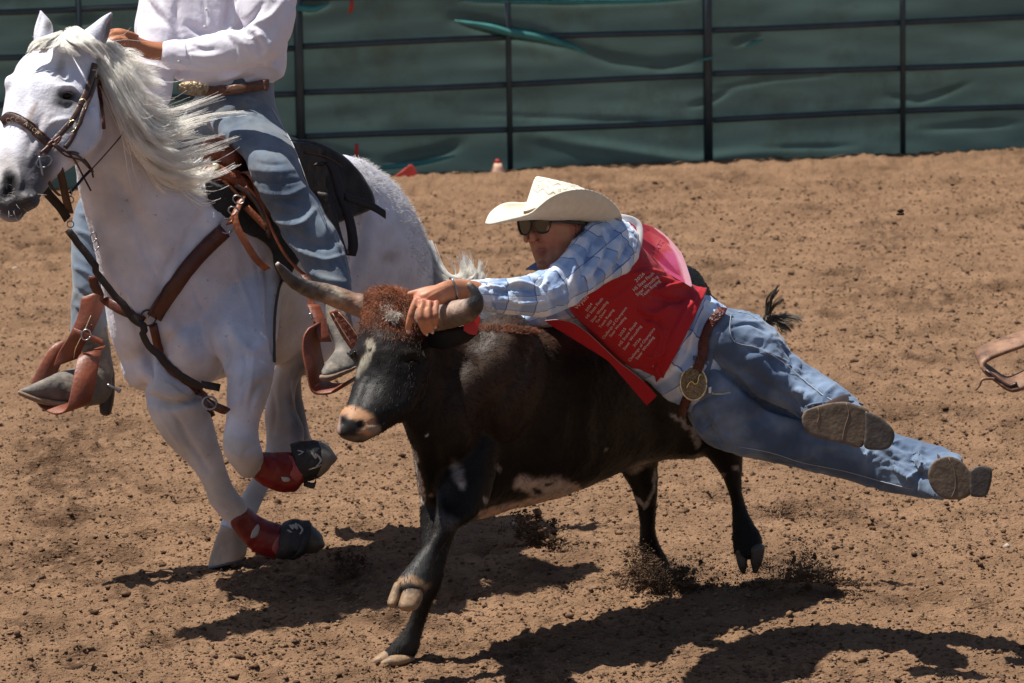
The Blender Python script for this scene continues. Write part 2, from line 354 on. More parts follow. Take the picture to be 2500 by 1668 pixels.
# larger clods and pale stones one can point at
M_stone = mat('pale_stone', (.42, .33, .26), .85, var=.2, vs=40, bump=.5, bs=120)
big = [(180, 1272, .04, .45, 0), (368, 1306, .05, .3, 0), (170, 1362, .04, .35, 0), (185, 1615, .045, .5, 0), (2195, 515, .03, .5, 0), (2490, 555, .028, .5, 0), (1070, 590, .022, .6, 0),
       (1255, 1280, .012, .6, 1), (404, 1350, .016, .45, 1), (1735, 1328, .012, .6, 1), (2458, 1340, .016, .7, 1), (36, 655, .02, .5, 1), (885, 1263, .016, .7, 0), (1142, 1516, .016, .7, 0), (1545, 465, .04, .4, 0), (2310, 900, .025, .4, 0)]
names = ['left of the galloping horse hooves', 'long and crumbly, left of the bare front hoof', 'beside a shallow hoofprint at lower left', 'at the lower left corner', 'far right, midway to the fence', 'at the right edge, far off',
         'beside the white horse tail', 'in the steer shadow', 'near the horse bare hoof', 'beside the steer far hind leg', 'at the right edge near the front', 'at the left edge behind the boot',
         'between horse and steer forelegs', 'right of the planted steer hoof', 'just beyond the hat', 'near the hanging wooden stirrup']
for (x, y, s, fl, pale), wh in zip(big, names):
    P = G(x, y); P[2] = float(gz(np.array([P[0]]), np.array([P[1]]))[0]); k = 9 if s > .02 else 1
    ps = P + np.column_stack([rng.normal(size=k) * s * .5, rng.normal(size=k) * s * .8, np.zeros(k)]) * (k > 1); ps[:, 2] += s * .2
    o = obj('pebble' if pale else 'dirt_clod', clods(k, ps, np.full(k, s * (.55 if k > 1 else 1)), fl), M_stone if pale else M_clod)
    tag(o, ('small pale stone ' if pale else 'dark damp clod of dirt ') + wh, 'stone' if pale else 'clod', 'pale stones lying on the dirt' if pale else 'dark clods lying on the dirt')

# ---------------------------------------------------------------- fence
M_pipe = mat('dark_pipe', (.032, .052, .064), .5, var=.25, vs=8, bump=.1); M_screen = bpy.data.materials.new('shade_cloth')
def fp(s, z, off=0.0): return np.array([FA[0] + FD[0] * s + FD[1] * off, FA[1] + FD[1] * s - FD[0] * off, z])   # off > 0: towards the arena
RZ = [.245, .495, .747, 1.0, 1.25, 1.5]
where = ['panel at the left edge behind the horse and rider', 'middle panel above the wrestler hat', 'right panel above the hanging stirrup', 'panel beyond the right edge', 'panel beyond the left edge']
for i, (s0, s1, sm) in enumerate([(-2.79, -.51, -1.695), (-.478, 1.775, .655), (1.812, 4.12, 2.895), (4.15, 6.4, 5.2), (-5.09, -2.81, -3.95)]):
    t = thing('fence_panel', 'dark pipe corral ' + where[i], 'fence panel', fp(s0, 0), 'pipe corral panels along the back')
    for z in RZ:
        dz = .012 * (min(i, 3) - 1) if i < 4 else -.02; sg = [fp(s, z + dz * .6 + .006 * math.sin(s * 2 + z * 9), 0) for s in np.linspace(s0 + .005, s1 - .015, 7)]
        obj('rail', MB().tube(sg, .017, 10, 2), M_pipe, t)
    obj('upright', MB().tube([fp(sm, 0.0, .038), fp(sm, 1.5, .038)], .016, 10, sub=False), M_pipe, t)
    for s in ((s0, s1) if i in (0, 4) else (s1,)): obj('upright', MB().tube([fp(s + .01, 0.0), fp(s + .01, 1.53)], .026, 12, sub=False), M_pipe, t)
# shade cloth tied behind the pipes
S_ = np.linspace(-5.2, 6.5, 560); Z_ = np.linspace(-.02, 1.45, 110); SS, ZG = np.meshgrid(S_, Z_)
def fold(pts, wd, amp):
    D, T = poly_dist(SS.ravel(), ZG.ravel(), pts); return (amp * np.exp(-(D / wd) ** 2) * np.sin(np.clip(T, .03, .97) * math.pi) ** .6).reshape(SS.shape)
def onf(x, y):
    r = R3 @ np.array(((x - 1250) / F, -(y - 834) / F, -1.)); nn = np.array([-FD[1], FD[0], 0]); t = ((np.array([*FA, 0]) - CL) @ nn) / (r @ nn); p = CL + r * t
    return (p[:2] - FA) @ FD, p[2]
OFF = -.06 + .018 * noise(np.stack([SS * .8, ZG * 2.2, SS * 0], -1), 1.) + .006 * noise(np.stack([SS, ZG * 3, SS * 0], -1), 3.)
for pts, wd, amp in [([(1110, 50), (1180, 66), (1240, 80), (1330, 98), (1400, 118)], .035, .055), ([(1400, 118), (1500, 150), (1620, 165), (1720, 150)], .03, .022), ([(950, 400), (1080, 375), (1130, 355)], .03, .03),
                     ([(1800, 112), (1830, 100), (1860, 93)], .012, .022), ([(700, 18), (760, 20), (800, 12)], .02, .05), ([(1130, -4), (1400, 2), (1700, -8)], .022, .055), ([(1690, 262), (1740, 250), (1790, 222)], .014, .018),
                     ([(2170, 238), (2250, 250), (2300, 236), (2380, 205)], .016, .016), ([(1130, 283), (1400, 292), (1700, 303)], .012, .008), ([(1280, 330), (1500, 370), (1700, 400), (1900, 370)], .035, -.03), ([(1850, 365), (2100, 360)], .014, .013),
                     ([(1740, 225), (1900, 195), (2050, 185)], .012, .008), ([(2250, 320), (2500, 305)], .02, .014), ([(150, 60), (240, 52)], .02, .03), ([(620, 345), (900, 395)], .03, .03)]:
    OFF += fold([onf(*p) for p in pts], wd, amp)
V = np.array([fp(s, z, o) for s, z, o in zip(SS.ravel(), ZG.ravel(), OFF.ravel())]); n0, n1 = SS.shape
f = [[i * n1 + j, i * n1 + j + 1, (i + 1) * n1 + j + 1, (i + 1) * n1 + j] for i in range(n0 - 1) for j in range(n1 - 1)]
M_screen = mat('shade_cloth', (.095, .16, .150), .6, var=.25, vs=1.7, bump=.35, bs=26, bd=.01, stretch=(.6, .6, 3.5), trans=.4, spec=.4, dirt=((.065, .085, .065), 2.3, .5, .75))
o = obj('shade_screen', MB().add(V, f), M_screen); tag(o, 'dark green wind screen cloth stretched along behind the pipe fence', 'screen'); o_scr = o
M_redp = mat('faded_red', (.45, .035, .02), .6, var=.2, bump=.1); M_peach = mat('pale_peach', (.72, .45, .32), .7, var=.1, bump=.1)
M_teal = mat('lit_cloth', (.10, .36, .33), .6, var=.2, vs=12, bump=.3, bs=40, trans=.4)  # brighter copy of the screen cloth: sunlight on its folds put into the colour
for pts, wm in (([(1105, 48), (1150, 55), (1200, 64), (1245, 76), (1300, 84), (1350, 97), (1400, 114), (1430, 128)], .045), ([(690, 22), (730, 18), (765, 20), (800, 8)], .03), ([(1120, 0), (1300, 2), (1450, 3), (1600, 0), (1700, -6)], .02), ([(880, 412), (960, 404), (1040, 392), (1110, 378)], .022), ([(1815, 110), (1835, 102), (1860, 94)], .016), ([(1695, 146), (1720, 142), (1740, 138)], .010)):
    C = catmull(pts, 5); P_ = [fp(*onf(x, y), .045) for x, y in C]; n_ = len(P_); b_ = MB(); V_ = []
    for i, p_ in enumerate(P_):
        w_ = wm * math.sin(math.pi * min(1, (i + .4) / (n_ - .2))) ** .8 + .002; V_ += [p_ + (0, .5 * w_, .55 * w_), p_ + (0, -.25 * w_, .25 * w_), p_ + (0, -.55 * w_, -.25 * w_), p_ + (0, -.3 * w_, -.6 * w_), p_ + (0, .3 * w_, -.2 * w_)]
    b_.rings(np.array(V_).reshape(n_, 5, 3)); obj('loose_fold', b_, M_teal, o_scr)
def cone(name, lab, x0, x1, ytop, ybase, lean, m, topm=None):
    P = G((x0 + x1) / 2, ybase); k = float(px(P)[2]) / F; r = (x1 - x0) / 2 * k; h = (ybase - ytop) * k; t = thing(name, lab, 'marker', P)
    a = np.linspace(0, 2 * math.pi, 20, endpoint=False); R = []
    for q, rr in ((-.02, 1.05), (.0, 1.0), (.05, .95), (.3, .74), (.6, .5), (.82, .36), (.94, .25), (1, .08)):
        R.append([P + np.array((lean * q * h + math.cos(b) * rr * r, math.sin(b) * rr * r * .8, q * h)) for b in a])
    obj('marker_body', MB().rings(R[:6]), m, t); obj('marker_cap', MB().rings([np.array(x) + (0, 0, .001) for x in R[5:]]), topm or m, t)
cone('ground_marker', 'pale peach cone marker standing at the foot of the screen', 1187, 1243, 388, 441, 0, M_peach, M_redp)
P = G(985, 446); k = float(px(P)[2]) / F
fl = MB().slab([(948, 438), (972, 424), (998, 404), (1006, 403), (1014, 414), (1021, 436), (985, 441)], float(px(P)[2]) - .12, .05, 2)
o = obj('fallen_flag', fl, M_redp); tag(o, 'crumpled red marker lying at the foot of the screen right of the horse rump', 'marker')
for x, y0, y1, wh in ((865, 350, 388, 'low on the screen beside the horse rump'), (853, 0, 30, 'at the top edge right of the rider')):
    a, b = onf(x + 3, y0), onf(x - 2, y1); o = obj('ribbon', MB().sweep([fp(*a, .03), fp((a[0] + b[0]) / 2 + .004, (a[1] + b[1]) / 2, .045), fp(*b, .035)], fp(.011, 0) - fp(0, 0), .002), M_redp)
    tag(o, 'short red ribbon tied ' + wh, 'ribbon', 'red ribbons on the fence')
# ---------------------------------------------------------------- steer
M_steer = mat('steer_coat', attr=True, rough=.5, var=.25, vs=26, bump=.35, bs=180, bd=.003, spec=.16)
M_horn = mat('horn', attr=True, rough=.5, var=.45, vs=34, bump=.9, bs=90, bd=.003, spec=.45)
M_hoof = mat('hoof_horn', (.34, .21, .11), .6, var=.35, vs=40, bump=.4, bs=80, col2=(.12, .08, .05))
M_hoofd = mat('dark_hoof', (.07, .055, .042), .5, var=.3, vs=30, bump=.3, bs=80)
M_eye = mat('wet_eye', (.010, .007, .005), .22, var=0, bump=0, spec=.2)
ST = MB()
ST.loft([(960, 725, 950, 1000, 14.5, .12), (1010, 735, 985, 1045, 14.56, .15), (1090, 795, 1010, 1110, 14.68, .18), (1170, 812, 1030, 1215, 14.8, .2), (1280, 802, 1110, 1275, 14.93, .225),
         (1400, 775, 1250, 1247, 15.08, .25), (1500, 735, 1395, 1207, 15.25, .265), (1600, 675, 1525, 1150, 15.42, .26), (1680, 648, 1650, 1118, 15.58, .235), (1728, 700, 1735, 1110, 15.68, .19), (1745, 780, 1770, 1060, 15.74, .12)], 36, 5, 2.15)
ST.loft([(885, 738, 1035, 745, 14.36, .08), (878, 790, 1062, 815, 14.34, .1), (868, 850, 1060, 880, 14.31, .105), (868, 912, 1040, 970, 14.28, .095), (858, 955, 1000, 1018, 14.23, .078), (848, 985, 950, 1045, 14.19, .066), (828, 1012, 925, 1062, 14.16, .058), (822, 1042, 900, 1073, 14.15, .045)], 28, 5)
ST.ell(960, 752, 14.37, 64, 27, .07); ST.ell(874, 862, 14.31, 15, 26, .05, 75); ST.ell(1004, 885, 14.24, 26, 20, .03); ST.ell(975, 985, 14.3, 55, 50, .07)
ST.ell(1100, 1000, 14.72, 95, 150, .17, 10); ST.ell(1140, 905, 14.8, 100, 130, .17); ST.ell(1222, 925, 14.80, 112, 165, .19, 8)             # brisket and shoulder
ST.loft([(1080, 1040, 1230, 1060, 14.8, .12), (1062, 1180, 1190, 1235, 14.7, .09), (1064, 1252, 1130, 1282, 14.62, .058), (1054, 1285, 1108, 1302, 14.6, .043), (1036, 1330, 1078, 1342, 14.57, .034), (1012, 1362, 1062, 1374, 14.54, .034), (984, 1393, 1055, 1400, 14.52, .038), (966, 1418, 1046, 1438, 14.5, .042), (960, 1432, 1036, 1452, 14.5, .038)], 20, 5)
ST.loft([(1010, 1120, 1130, 1190, 14.9, .1), (1024, 1225, 1125, 1262, 14.85, .085), (1025, 1290, 1106, 1310, 14.8, .055), (1030, 1350, 1092, 1362, 14.76, .045), (1032, 1420, 1080, 1425, 14.75, .034), (1014, 1472, 1057, 1478, 14.77, .032), (986, 1538, 1032, 1545, 14.79, .032), (962, 1568, 1022, 1582, 14.8, .04), (945, 1585, 1014, 1602, 14.81, .044), (925, 1600, 1006, 1616, 14.81, .04)], 20, 5)
ST.loft([(1600, 900, 1830, 900, 15.6, .16), (1640, 1010, 1835, 1010, 15.6, .13), (1700, 1085, 1818, 1085, 15.6, .085), (1755, 1150, 1813, 1148, 15.61, .05), (1770, 1185, 1811, 1180, 15.61, .037), (1785, 1230, 1817, 1226, 15.62, .03), (1788, 1280, 1838, 1276, 15.63, .036), (1789, 1320, 1857, 1306, 15.63, .04), (1793, 1352, 1864, 1342, 15.62, .04)], 20, 5)
ST.loft([(1500, 1060, 1640, 1060, 15.62, .12), (1517, 1150, 1609, 1128, 15.68, .075), (1541, 1195, 1606, 1188, 15.7, .05), (1554, 1245, 1604, 1242, 15.74, .036), (1562, 1290, 1600, 1295, 15.77, .033), (1560, 1330, 1612, 1330, 15.8, .038), (1566, 1370, 1632, 1362, 15.83, .04), (1575, 1405, 1642, 1395, 15.85, .04)], 20, 5)
st_me = remesh(ST, .0075, 14)
sculpt(st_me, [([(1085, 790), (1105, 870), (1150, 990), (1165, 1060)], 26, -.022), ([(1290, 800), (1270, 900), (1210, 1000), (1170, 1080)], 24, -.018), ([(1190, 830), (1180, 900), (1165, 960)], 34, .02),
               ([(1010, 800), (1060, 900), (1030, 1000), (960, 1040)], 16, -.014), ([(985, 880), (1030, 878)], 9, -.008), ([(985, 862), (1040, 868)], 10, .009), ([(930, 870), (912, 960)], 16, -.006), ([(885, 800), (905, 900), (880, 990)], 10, -.006),
               ([(895, 1035), (925, 1030), (945, 1012)], 5, -.006), ([(830, 1022), (838, 1040)], 7, -.01), ([(874, 1030), (886, 1044)], 8, -.012), ([(850, 1064), (905, 1062)], 3, -.006),
               ([(1240, 1235), (1300, 1080), (1320, 940)], 30, -.012), ([(1560, 900), (1590, 1000), (1600, 1080)], 26, -.016), ([(1650, 1115), (1700, 1100), (1760, 1040)], 16, .012), ([(1440, 950), (1430, 1120)], 18, .004), ([(1380, 930), (1370, 1120)], 16, .004), ([(1500, 960), (1490, 1120)], 18, .004),
               ([(1070, 1265), (1105, 1272)], 18, .006), ([(1785, 1160), (1803, 1215)], 5, .005), ([(1010, 930), (990, 1000)], 16, .008), ([(1060, 1100), (1080, 1200), (1120, 1240)], 20, -.01)])
displace(st_me, lambda v: .004 * fbm(v, 9, 2) + .0012 * noise(v, 60))
BK = (.0075, .006, .0052); WH = (.42, .36, .32); BR = (.16, .048, .018); TN = (.42, .23, .12)
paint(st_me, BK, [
    (1290, 815, 170, 28, 8, (.055, .022, .012), .8), (1215, 890, 120, 150, 20, (.045, .028, .020), .8), (1130, 830, 70, 40, 0, (.03, .015, .01), .7),  # shoulder spot: sunlit sheen put into the black coat as brown
    (958, 752, 92, 58, 5, BR, .35), (1000, 775, 60, 42, 40, (.07, .025, .014), .6), (962, 762, 30, 11, 25, (.4, .3, .24), .4), (948, 748, 12, 9, 0, (.5, .42, .36), .5), (965, 772, 13, 11, 60, (.62, .55, .5), .4),
    (905, 840, 60, 50, 0, (.016, .012, .011), .7), ([(903, 838), (908, 850), (898, 868), (886, 895), (873, 912)], 10, (.40, .36, .28), .4), (902, 856, 6, 5, 0, BK, .4), (892, 960, 40, 90, 20, (.012, .011, .011), .8),
    (868, 1016, 45, 22, 20, (.36, .19, .1), .3), (897, 1042, 22, 26, 0, (.36, .2, .11), .35), (912, 1050, 16, 14, 0, (.22, .16, .12), .5), (850, 1038, 30, 22, 10, (.018, .016, .016), .25), (882, 1036, 11, 12, 0, (.012, .01, .01), .3), (826, 1040, 6, 26, 8, (.3, .2, .17), .4), (868, 1068, 34, 8, 0, (.10, .075, .055), .5),
    ([(1000, 1110), (1010, 1160), (1020, 1220)], 17, WH, .2), (1118, 1155, 12, 26, -20, (.2, .18, .17), .7), (1128, 1185, 9, 12, -30, (.3, .26, .24), .5), (1218, 1143, 6, 12, -25, (.2, .17, .15), .5), (1185, 1222, 6, 7, 0, (.3, .25, .22), .5), (1055, 1210, 6, 7, 0, (.2, .17, .15), .5), (1480, 1100, 4, 7, 0, (.2, .17, .15), .5), (1042, 1062, 2.5, 2, 0, (.6, .6, .6), .5),
    ([(1185, 1262), (1245, 1247), (1320, 1228), (1400, 1197)], 17, (.40, .27, .2), .35), ([(1275, 1180), (1310, 1190), (1360, 1185), (1390, 1200)], 20, (.42, .33, .27), .5), (1312, 1200, 12, 7, 30, BK, .5), (1272, 1210, 12, 14, 0, BK, .5), (1340, 1182, 9, 5, 0, BK, .5),
    (1648, 1020, 16, 5, 30, (.34, .28, .24), .6), (1668, 1030, 14, 6, 60, (.34, .28, .24), .6), (1680, 1045, 16, 5, 20, (.3, .25, .22), .6), (1694, 1058, 9, 14, 10, (.34, .28, .24), .6), (1702, 1078, 7, 14, 0, (.3, .25, .22), .6), (1655, 1036, 5, 9, 0, BK, .5), (1684, 1068, 8, 5, 0, BK, .5), (1710, 1118, 12, 7, 0, (.28, .22, .2), .6), ([(1598, 1150), (1597, 1200), (1572, 1238), (1552, 1215)], 4.5, (.33, .27, .23), .4), (1560, 1140, 25, 10, -25, (.25, .2, .17), .7), (1795, 1142, 7, 4, 0, (.3, .22, .18), .5), (1765, 1160, 7, 4, 0, (.3, .22, .18), .5),
    (1092, 1275, 26, 16, 30, (.06, .058, .058), .8), (1010, 1400, 45, 60, 40, (.04, .04, .04), .8), (1000, 1560, 50, 40, 0, (.03, .028, .026), .8), ([(965, 1425), (1000, 1412), (1040, 1432)], 8, (.3, .18, .1), .8)], 5, 34)
sv = getv(st_me); base = G(1250, 1500)
T_st = thing('steer', 'black horned steer with white belly patches running under the diving wrestler', 'steer', (base[0], base[1] + .4, 0))
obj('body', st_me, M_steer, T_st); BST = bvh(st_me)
def hornmesh(pts, cols):
    m = MB(); m.ptube(pts, 20, 6); me = remesh(m, .005, 2); displace(me, lambda v: .0012 * fbm(v, 40, 2)); paint(me, cols[0], cols[1], 6, 40); return me
obj('horn', hornmesh([(905, 752, 14.38, 34), (862, 741, 14.38, 28), (803, 719, 14.36, 25.5), (752, 705, 14.32, 21), (712, 684, 14.26, 16), (688, 658, 14.22, 10.5), (676, 643, 14.2, 6)],
                     ((.20, .14, .10), [(840, 735, 50, 40, 0, (.26, .15, .1), .6), (815, 718, 30, 14, 20, (.42, .36, .27), .6), (740, 700, 50, 30, 30, (.10, .085, .07), .7), (705, 680, 40, 22, 45, (.045, .042, .042), .5), (676, 642, 7, 7, 0, (.45, .4, .33), .4)])), M_horn, T_st)
obj('horn', hornmesh([(1040, 775, 14.3, 36), (1075, 772, 14.2, 35), (1110, 766, 14.1, 33), (1142, 758, 14.02, 29), (1160, 742, 13.98, 22), (1162, 722, 13.97, 15), (1150, 700, 13.97, 9.5), (1141, 691, 13.97, 5.5)],
                     ((.26, .18, .14), [(1110, 740, 50, 20, 0, (.34, .25, .2), .6), (1120, 785, 60, 18, -10, (.12, .09, .07), .6), (1165, 725, 28, 48, 0, (.03, .028, .028), .35), (1141, 691, 6, 5, 0, (.3, .26, .22), .4)])), M_horn, T_st)
for a in ([(962, 1424, 984, 1430, 14.5, .028), (951, 1452, 979, 1456, 14.49, .034), (945, 1470, 971, 1478, 14.48, .036)], [(984, 1430, 1034, 1440, 14.49, .03), (977, 1456, 1032, 1460, 14.48, .036), (971, 1474, 1024, 1480, 14.47, .036)]):
    obj('hoof', remesh(MB().loft(a, 20, 5, 2.6), .005, 2), M_hoof, T_st)
for a in ([(938, 1588, 972, 1604, 14.82, .04), (918, 1602, 940, 1622, 14.8, .034), (904, 1615, 916, 1627, 14.79, .018)], [(985, 1594, 1012, 1614, 14.8, .04), (950, 1602, 975, 1626, 14.77, .034), (928, 1617, 938, 1629, 14.76, .018)]):
    obj('hoof', remesh(MB().loft(a, 20, 5, 2.6), .005, 2), M_hoof, T_st)
for a in ([(1794, 1345, 1826, 1347, 15.62, .03), (1800, 1378, 1824, 1378, 15.62, .028), (1809, 1398, 1820, 1399, 15.62, .016)], [(1828, 1342, 1868, 1338, 15.61, .036), (1832, 1372, 1862, 1368, 15.61, .03), (1838, 1397, 1850, 1396, 15.61, .016)],
          [(1575, 1396, 1606, 1394, 15.86, .035), (1572, 1424, 1604, 1424, 15.86, .035)], [(1610, 1392, 1642, 1388, 15.84, .035), (1612, 1422, 1652, 1416, 15.84, .035)]):
    obj('hoof', remesh(MB().loft(a, 20, 5, 2.6), .005, 2), M_hoofd, T_st)
h = hit(BST, 1006, 887, 14.3); e = MB(); q = px(h[0]); e.ell(1006, 887, float(q[2]) + .012, 13, 10, .018); obj('eye', e, M_eye, T_st)
e = MB(); e.ell(866, 862, 14.285, 6, 9, .02); obj('eye', e, M_eye, T_st)
ear = MB().loft([(1040, 812, 1046, 850, 14.3, .02), (1085, 800, 1092, 856, 14.22, .014), (1130, 795, 1140, 838, 14.15, .012), (1165, 800, 1170, 815, 14.12, .006)], 16, 5)
em = remesh(ear, .005, 3); paint(em, (.012, .01, .01), []); obj('ear', em, M_steer, T_st)
ear = MB().loft([(905, 770, 900, 800, 14.42, .015), (890, 776, 888, 806, 14.46, .012), (877, 782, 878, 796, 14.48, .006)], 14, 5)
em = remesh(ear, .005, 3); paint(em, (.012, .01, .01), []); obj('ear', em, M_steer, T_st)
M_tag = mat('red_tag', (.50, .018, .010), .45, var=.08, bump=.05)
obj('ear_tag', MB().slab([(1136, 778), (1172, 772), (1168, 800), (1165, 815), (1156, 818), (1132, 807)], 14.1, .004, 1, 2), M_tag, T_st)
# coat hair
M_hairb = mat('steer_hair_black', (.018, .012, .009), .38, var=.3, vs=30, bump=0, spec=.2)
M_hairr = mat('steer_hair_brown', (.20, .062, .022), .5, var=.45, vs=22, bump=0, spec=.4)
M_hairw = mat('steer_hair_white', (.62, .56, .5), .5, var=.2, vs=30, bump=0)
fl = lambda a, b: (U(b[0], b[1], b[2]) - U(a[0], a[1], a[2]))
def cowflow(P):
    X, Y, _ = px(P); D = np.tile(fl((1000, 1000, 14.6), (1100, 1060, 14.85)), (len(P), 1)); up = (X < 1050) & (Y < 1080)
    D[up] = fl((975, 760, 14.3), (900, 1000, 14.2)); lg = Y > 1230; D[lg] = (0, 0, -1); return D
def inell(cx, cy, rx, ry, an=0):
    def s(c, n):
        X, Y, D = px(c); a = math.radians(an); dx, dy = X - cx, Y - cy
        return ((((dx * math.cos(a) + dy * math.sin(a)) / rx) ** 2 + ((-dx * math.sin(a) + dy * math.cos(a)) / ry) ** 2) < 1) * 1.0 * ((n @ FW) < .25)
    return s
def pollsel(c, n):
    X, Y, D = px(c); q = ((X - 950) / 70) ** 2 + ((Y - 748) / 48) ** 2; return np.exp(-q * 1.1) * ((n @ FW) < .25) * (q < 3.2)
def notpoll(c, n): X, Y, _ = px(c); return ((n @ FW) < .3) * (1.0 - inell(955, 745, 85, 60)(c, n)) * (1 - .9 * ((X < 925) & (Y > 995))) * (1 - .65 * ((X < 1000) & (Y < 1060))) * (1 - .8 * ((Y > 1175) & (X > 1150) & (X < 1500)))
obj_h = hair('coat_hair', fur(st_me, 42000, .013, cowflow, notpoll, .22, 3, .12), M_hairb, T_st, .0006, .0002)
def pollflow(P):
    X, Y, D = px(P); c = U(975, 715, 14.3); v = P - c; return v + np.array((-.02, 0, -.05)) + FW * -.02
hair('poll_hair', fur(st_me, 9000, .013, pollflow, pollsel, .2, 5, .28, .004), M_hairr, T_st, .0008, .0002)
hair('poll_hair', fur(st_me, 450, .022, pollflow, inell(960, 770, 15, 9, 30), .5, 4, .3, .004), M_hairw, T_st, .0009, .0003)
hair('back_hair', fur(st_me, 2500, .016, cowflow, inell(1240, 806, 90, 9, 2), .5, 3, .25), M_hairr, T_st, .0007, .0002)
# tail with its switch
M_tail = mat('tail_hair', (.11, .09, .065), .5, var=.4, vs=30, bump=0)
tl = MB().tube([U(1725, 735, 15.66), U(1775, 790, 15.74), U(1825, 815, 15.78), U(1866, 800, 15.75)], [.03, .022, .014, .010], 12, 5); tm = remesh(tl, .006, 2); paint(tm, (.03, .022, .016), []); obj('tail', tm, M_steer, T_st)
def gl(*g): return [[U(*p) for p in q] for q in g]
hair('tail_switch', guide_hair(gl([(1868, 790, 15.74), (1872, 750, 15.72), (1888, 712, 15.7), (1912, 683, 15.68)], [(1870, 792, 15.74), (1878, 752, 15.72), (1892, 715, 15.7), (1908, 690, 15.68)], [(1866, 800, 15.74), (1884, 770, 15.72), (1910, 768, 15.7), (1925, 772, 15.7)]), 260, .0035, 10, 9, .3), M_tail, T_st, .0011, .0004)
hair('tail_switch', guide_hair(gl([(1868, 790, 15.74), (1895, 772, 15.72), (1935, 772, 15.7), (1982, 780, 15.68)], [(1866, 792, 15.74), (1895, 778, 15.72), (1925, 786, 15.7), (1950, 808, 15.68)], [(1866, 796, 15.74), (1890, 790, 15.72), (1905, 805, 15.7), (1918, 818, 15.68)]), 220, .005, 10, 9, .8), M_tail, T_st, .0011, .0004)
hair('tail_switch', guide_hair(gl([(1862, 800, 15.75), (1874, 770, 15.74), (1890, 775, 15.74), (1908, 800, 15.74)], [(1862, 800, 15.75), (1870, 785, 15.74), (1880, 800, 15.74), (1890, 822, 15.74)]), 160, .008, 8, 8), M_tail, T_st, .0012, .0005)
# ---------------------------------------------------------------- white horse
M_horse = mat('white_coat', attr=True, rough=.55, var=.16, vs=10, bump=.7, bs=95, bd=.003, spec=.3, sheen=.1, dirt=((.30, .28, .29), 30, .63, .70))
DOFF = .25
HS = MB()
# head
HS.loft([(95, 112, 232, 112, 15.18, .08), (64, 136, 240, 142, 15.14, .105), (34, 180, 236, 205, 15.06, .12), (14, 225, 242, 255, 15.03, .125), (8, 265, 247, 300, 15.0, .12), (-4, 315, 240, 352, 14.97, .11), (-18, 365, 190, 398, 14.93, .095),
         (-28, 410, 140, 432, 14.89, .08), (-36, 450, 108, 470, 14.86, .078), (-34, 490, 80, 508, 14.84, .07), (-12, 515, 58, 526, 14.83, .05)], 32, 6)
HS.ell(196, 305, 14.99, 58, 66, .085, -15); HS.ell(150, 232, 14.95, 30, 22, .035, -20); HS.ell(28, 205, 15.02, 19, 24, .05); HS.ell(70, 488, 14.82, 30, 26, .06)
# neck and trunk
HS.loft([(125, 108, 240, 118, 15.15, .06), (150, 300, 262, 150, 15.2, .085), (178, 385, 320, 240, 15.25, .1), (192, 460, 372, 318, 15.3, .12), (212, 545, 425, 385, 15.36, .14), (238, 640, 500, 430, 15.44, .18), (254, 745, 590, 450, 15.53, .23), (300, 890, 640, 455, 15.6, .26),
         (430, 945, 690, 430, 15.72, .29), (590, 915, 740, 400, 15.85, .31), (690, 890, 800, 375, 16.0, .32), (780, 850, 868, 385, 16.15, .32), (860, 830, 945, 432, 16.28, .31), (920, 850, 1010, 515, 16.38, .27), (960, 840, 1050, 610, 16.45, .22), (980, 800, 1064, 690, 16.48, .16)], 40, 5, 2.1)
HS.ell(356, 870, 15.6, 66, 90, .12); HS.ell(470, 850, 15.56, 90, 100, .16)                       # breast muscles
# far foreleg
HS.loft([(290, 770, 470, 800, 15.66, .13), (300, 850, 480, 900, 15.6, .14), (345, 940, 505, 985, 15.52, .105), (362, 1005, 520, 1035, 15.53, .09), (396, 1065, 530, 1072, 15.53, .072), (430, 1105, 543, 1110, 15.54, .056), (464, 1138, 554, 1150, 15.55, .046), (498, 1188, 576, 1196, 15.56, .048), (510, 1226, 600, 1226, 15.57, .05), (535, 1258, 606, 1250, 15.58, .045), (560, 1282, 606, 1262, 15.6, .036)], 22, 5)
HS.ptube([(578, 1262, 15.6, 30), (620, 1292, 15.62, 24), (665, 1318, 15.64, 28), (700, 1320, 15.64, 30), (740, 1315, 15.64, 36)], 18, 4)
# near foreleg, knee up
HS.loft([(430, 690, 690, 640, 15.66, .16), (470, 790, 684, 750, 15.55, .17), (530, 870, 676, 850, 15.42, .13), (551, 930, 672, 915, 15.33, .088), (553, 985, 660, 965, 15.31, .07), (551, 1025, 638, 1022, 15.3, .056), (545, 1062, 632, 1062, 15.29, .053), (546, 1100, 640, 1098, 15.28, .055), (560, 1130, 644, 1122, 15.28, .05), (580, 1155, 632, 1150, 15.29, .036)], 22, 5)
HS.ptube([(610, 1128, 15.3, 32), (650, 1140, 15.33, 26), (700, 1155, 15.36, 28), (740, 1140, 15.38, 28), (780, 1118, 15.4, 30)], 18, 4)
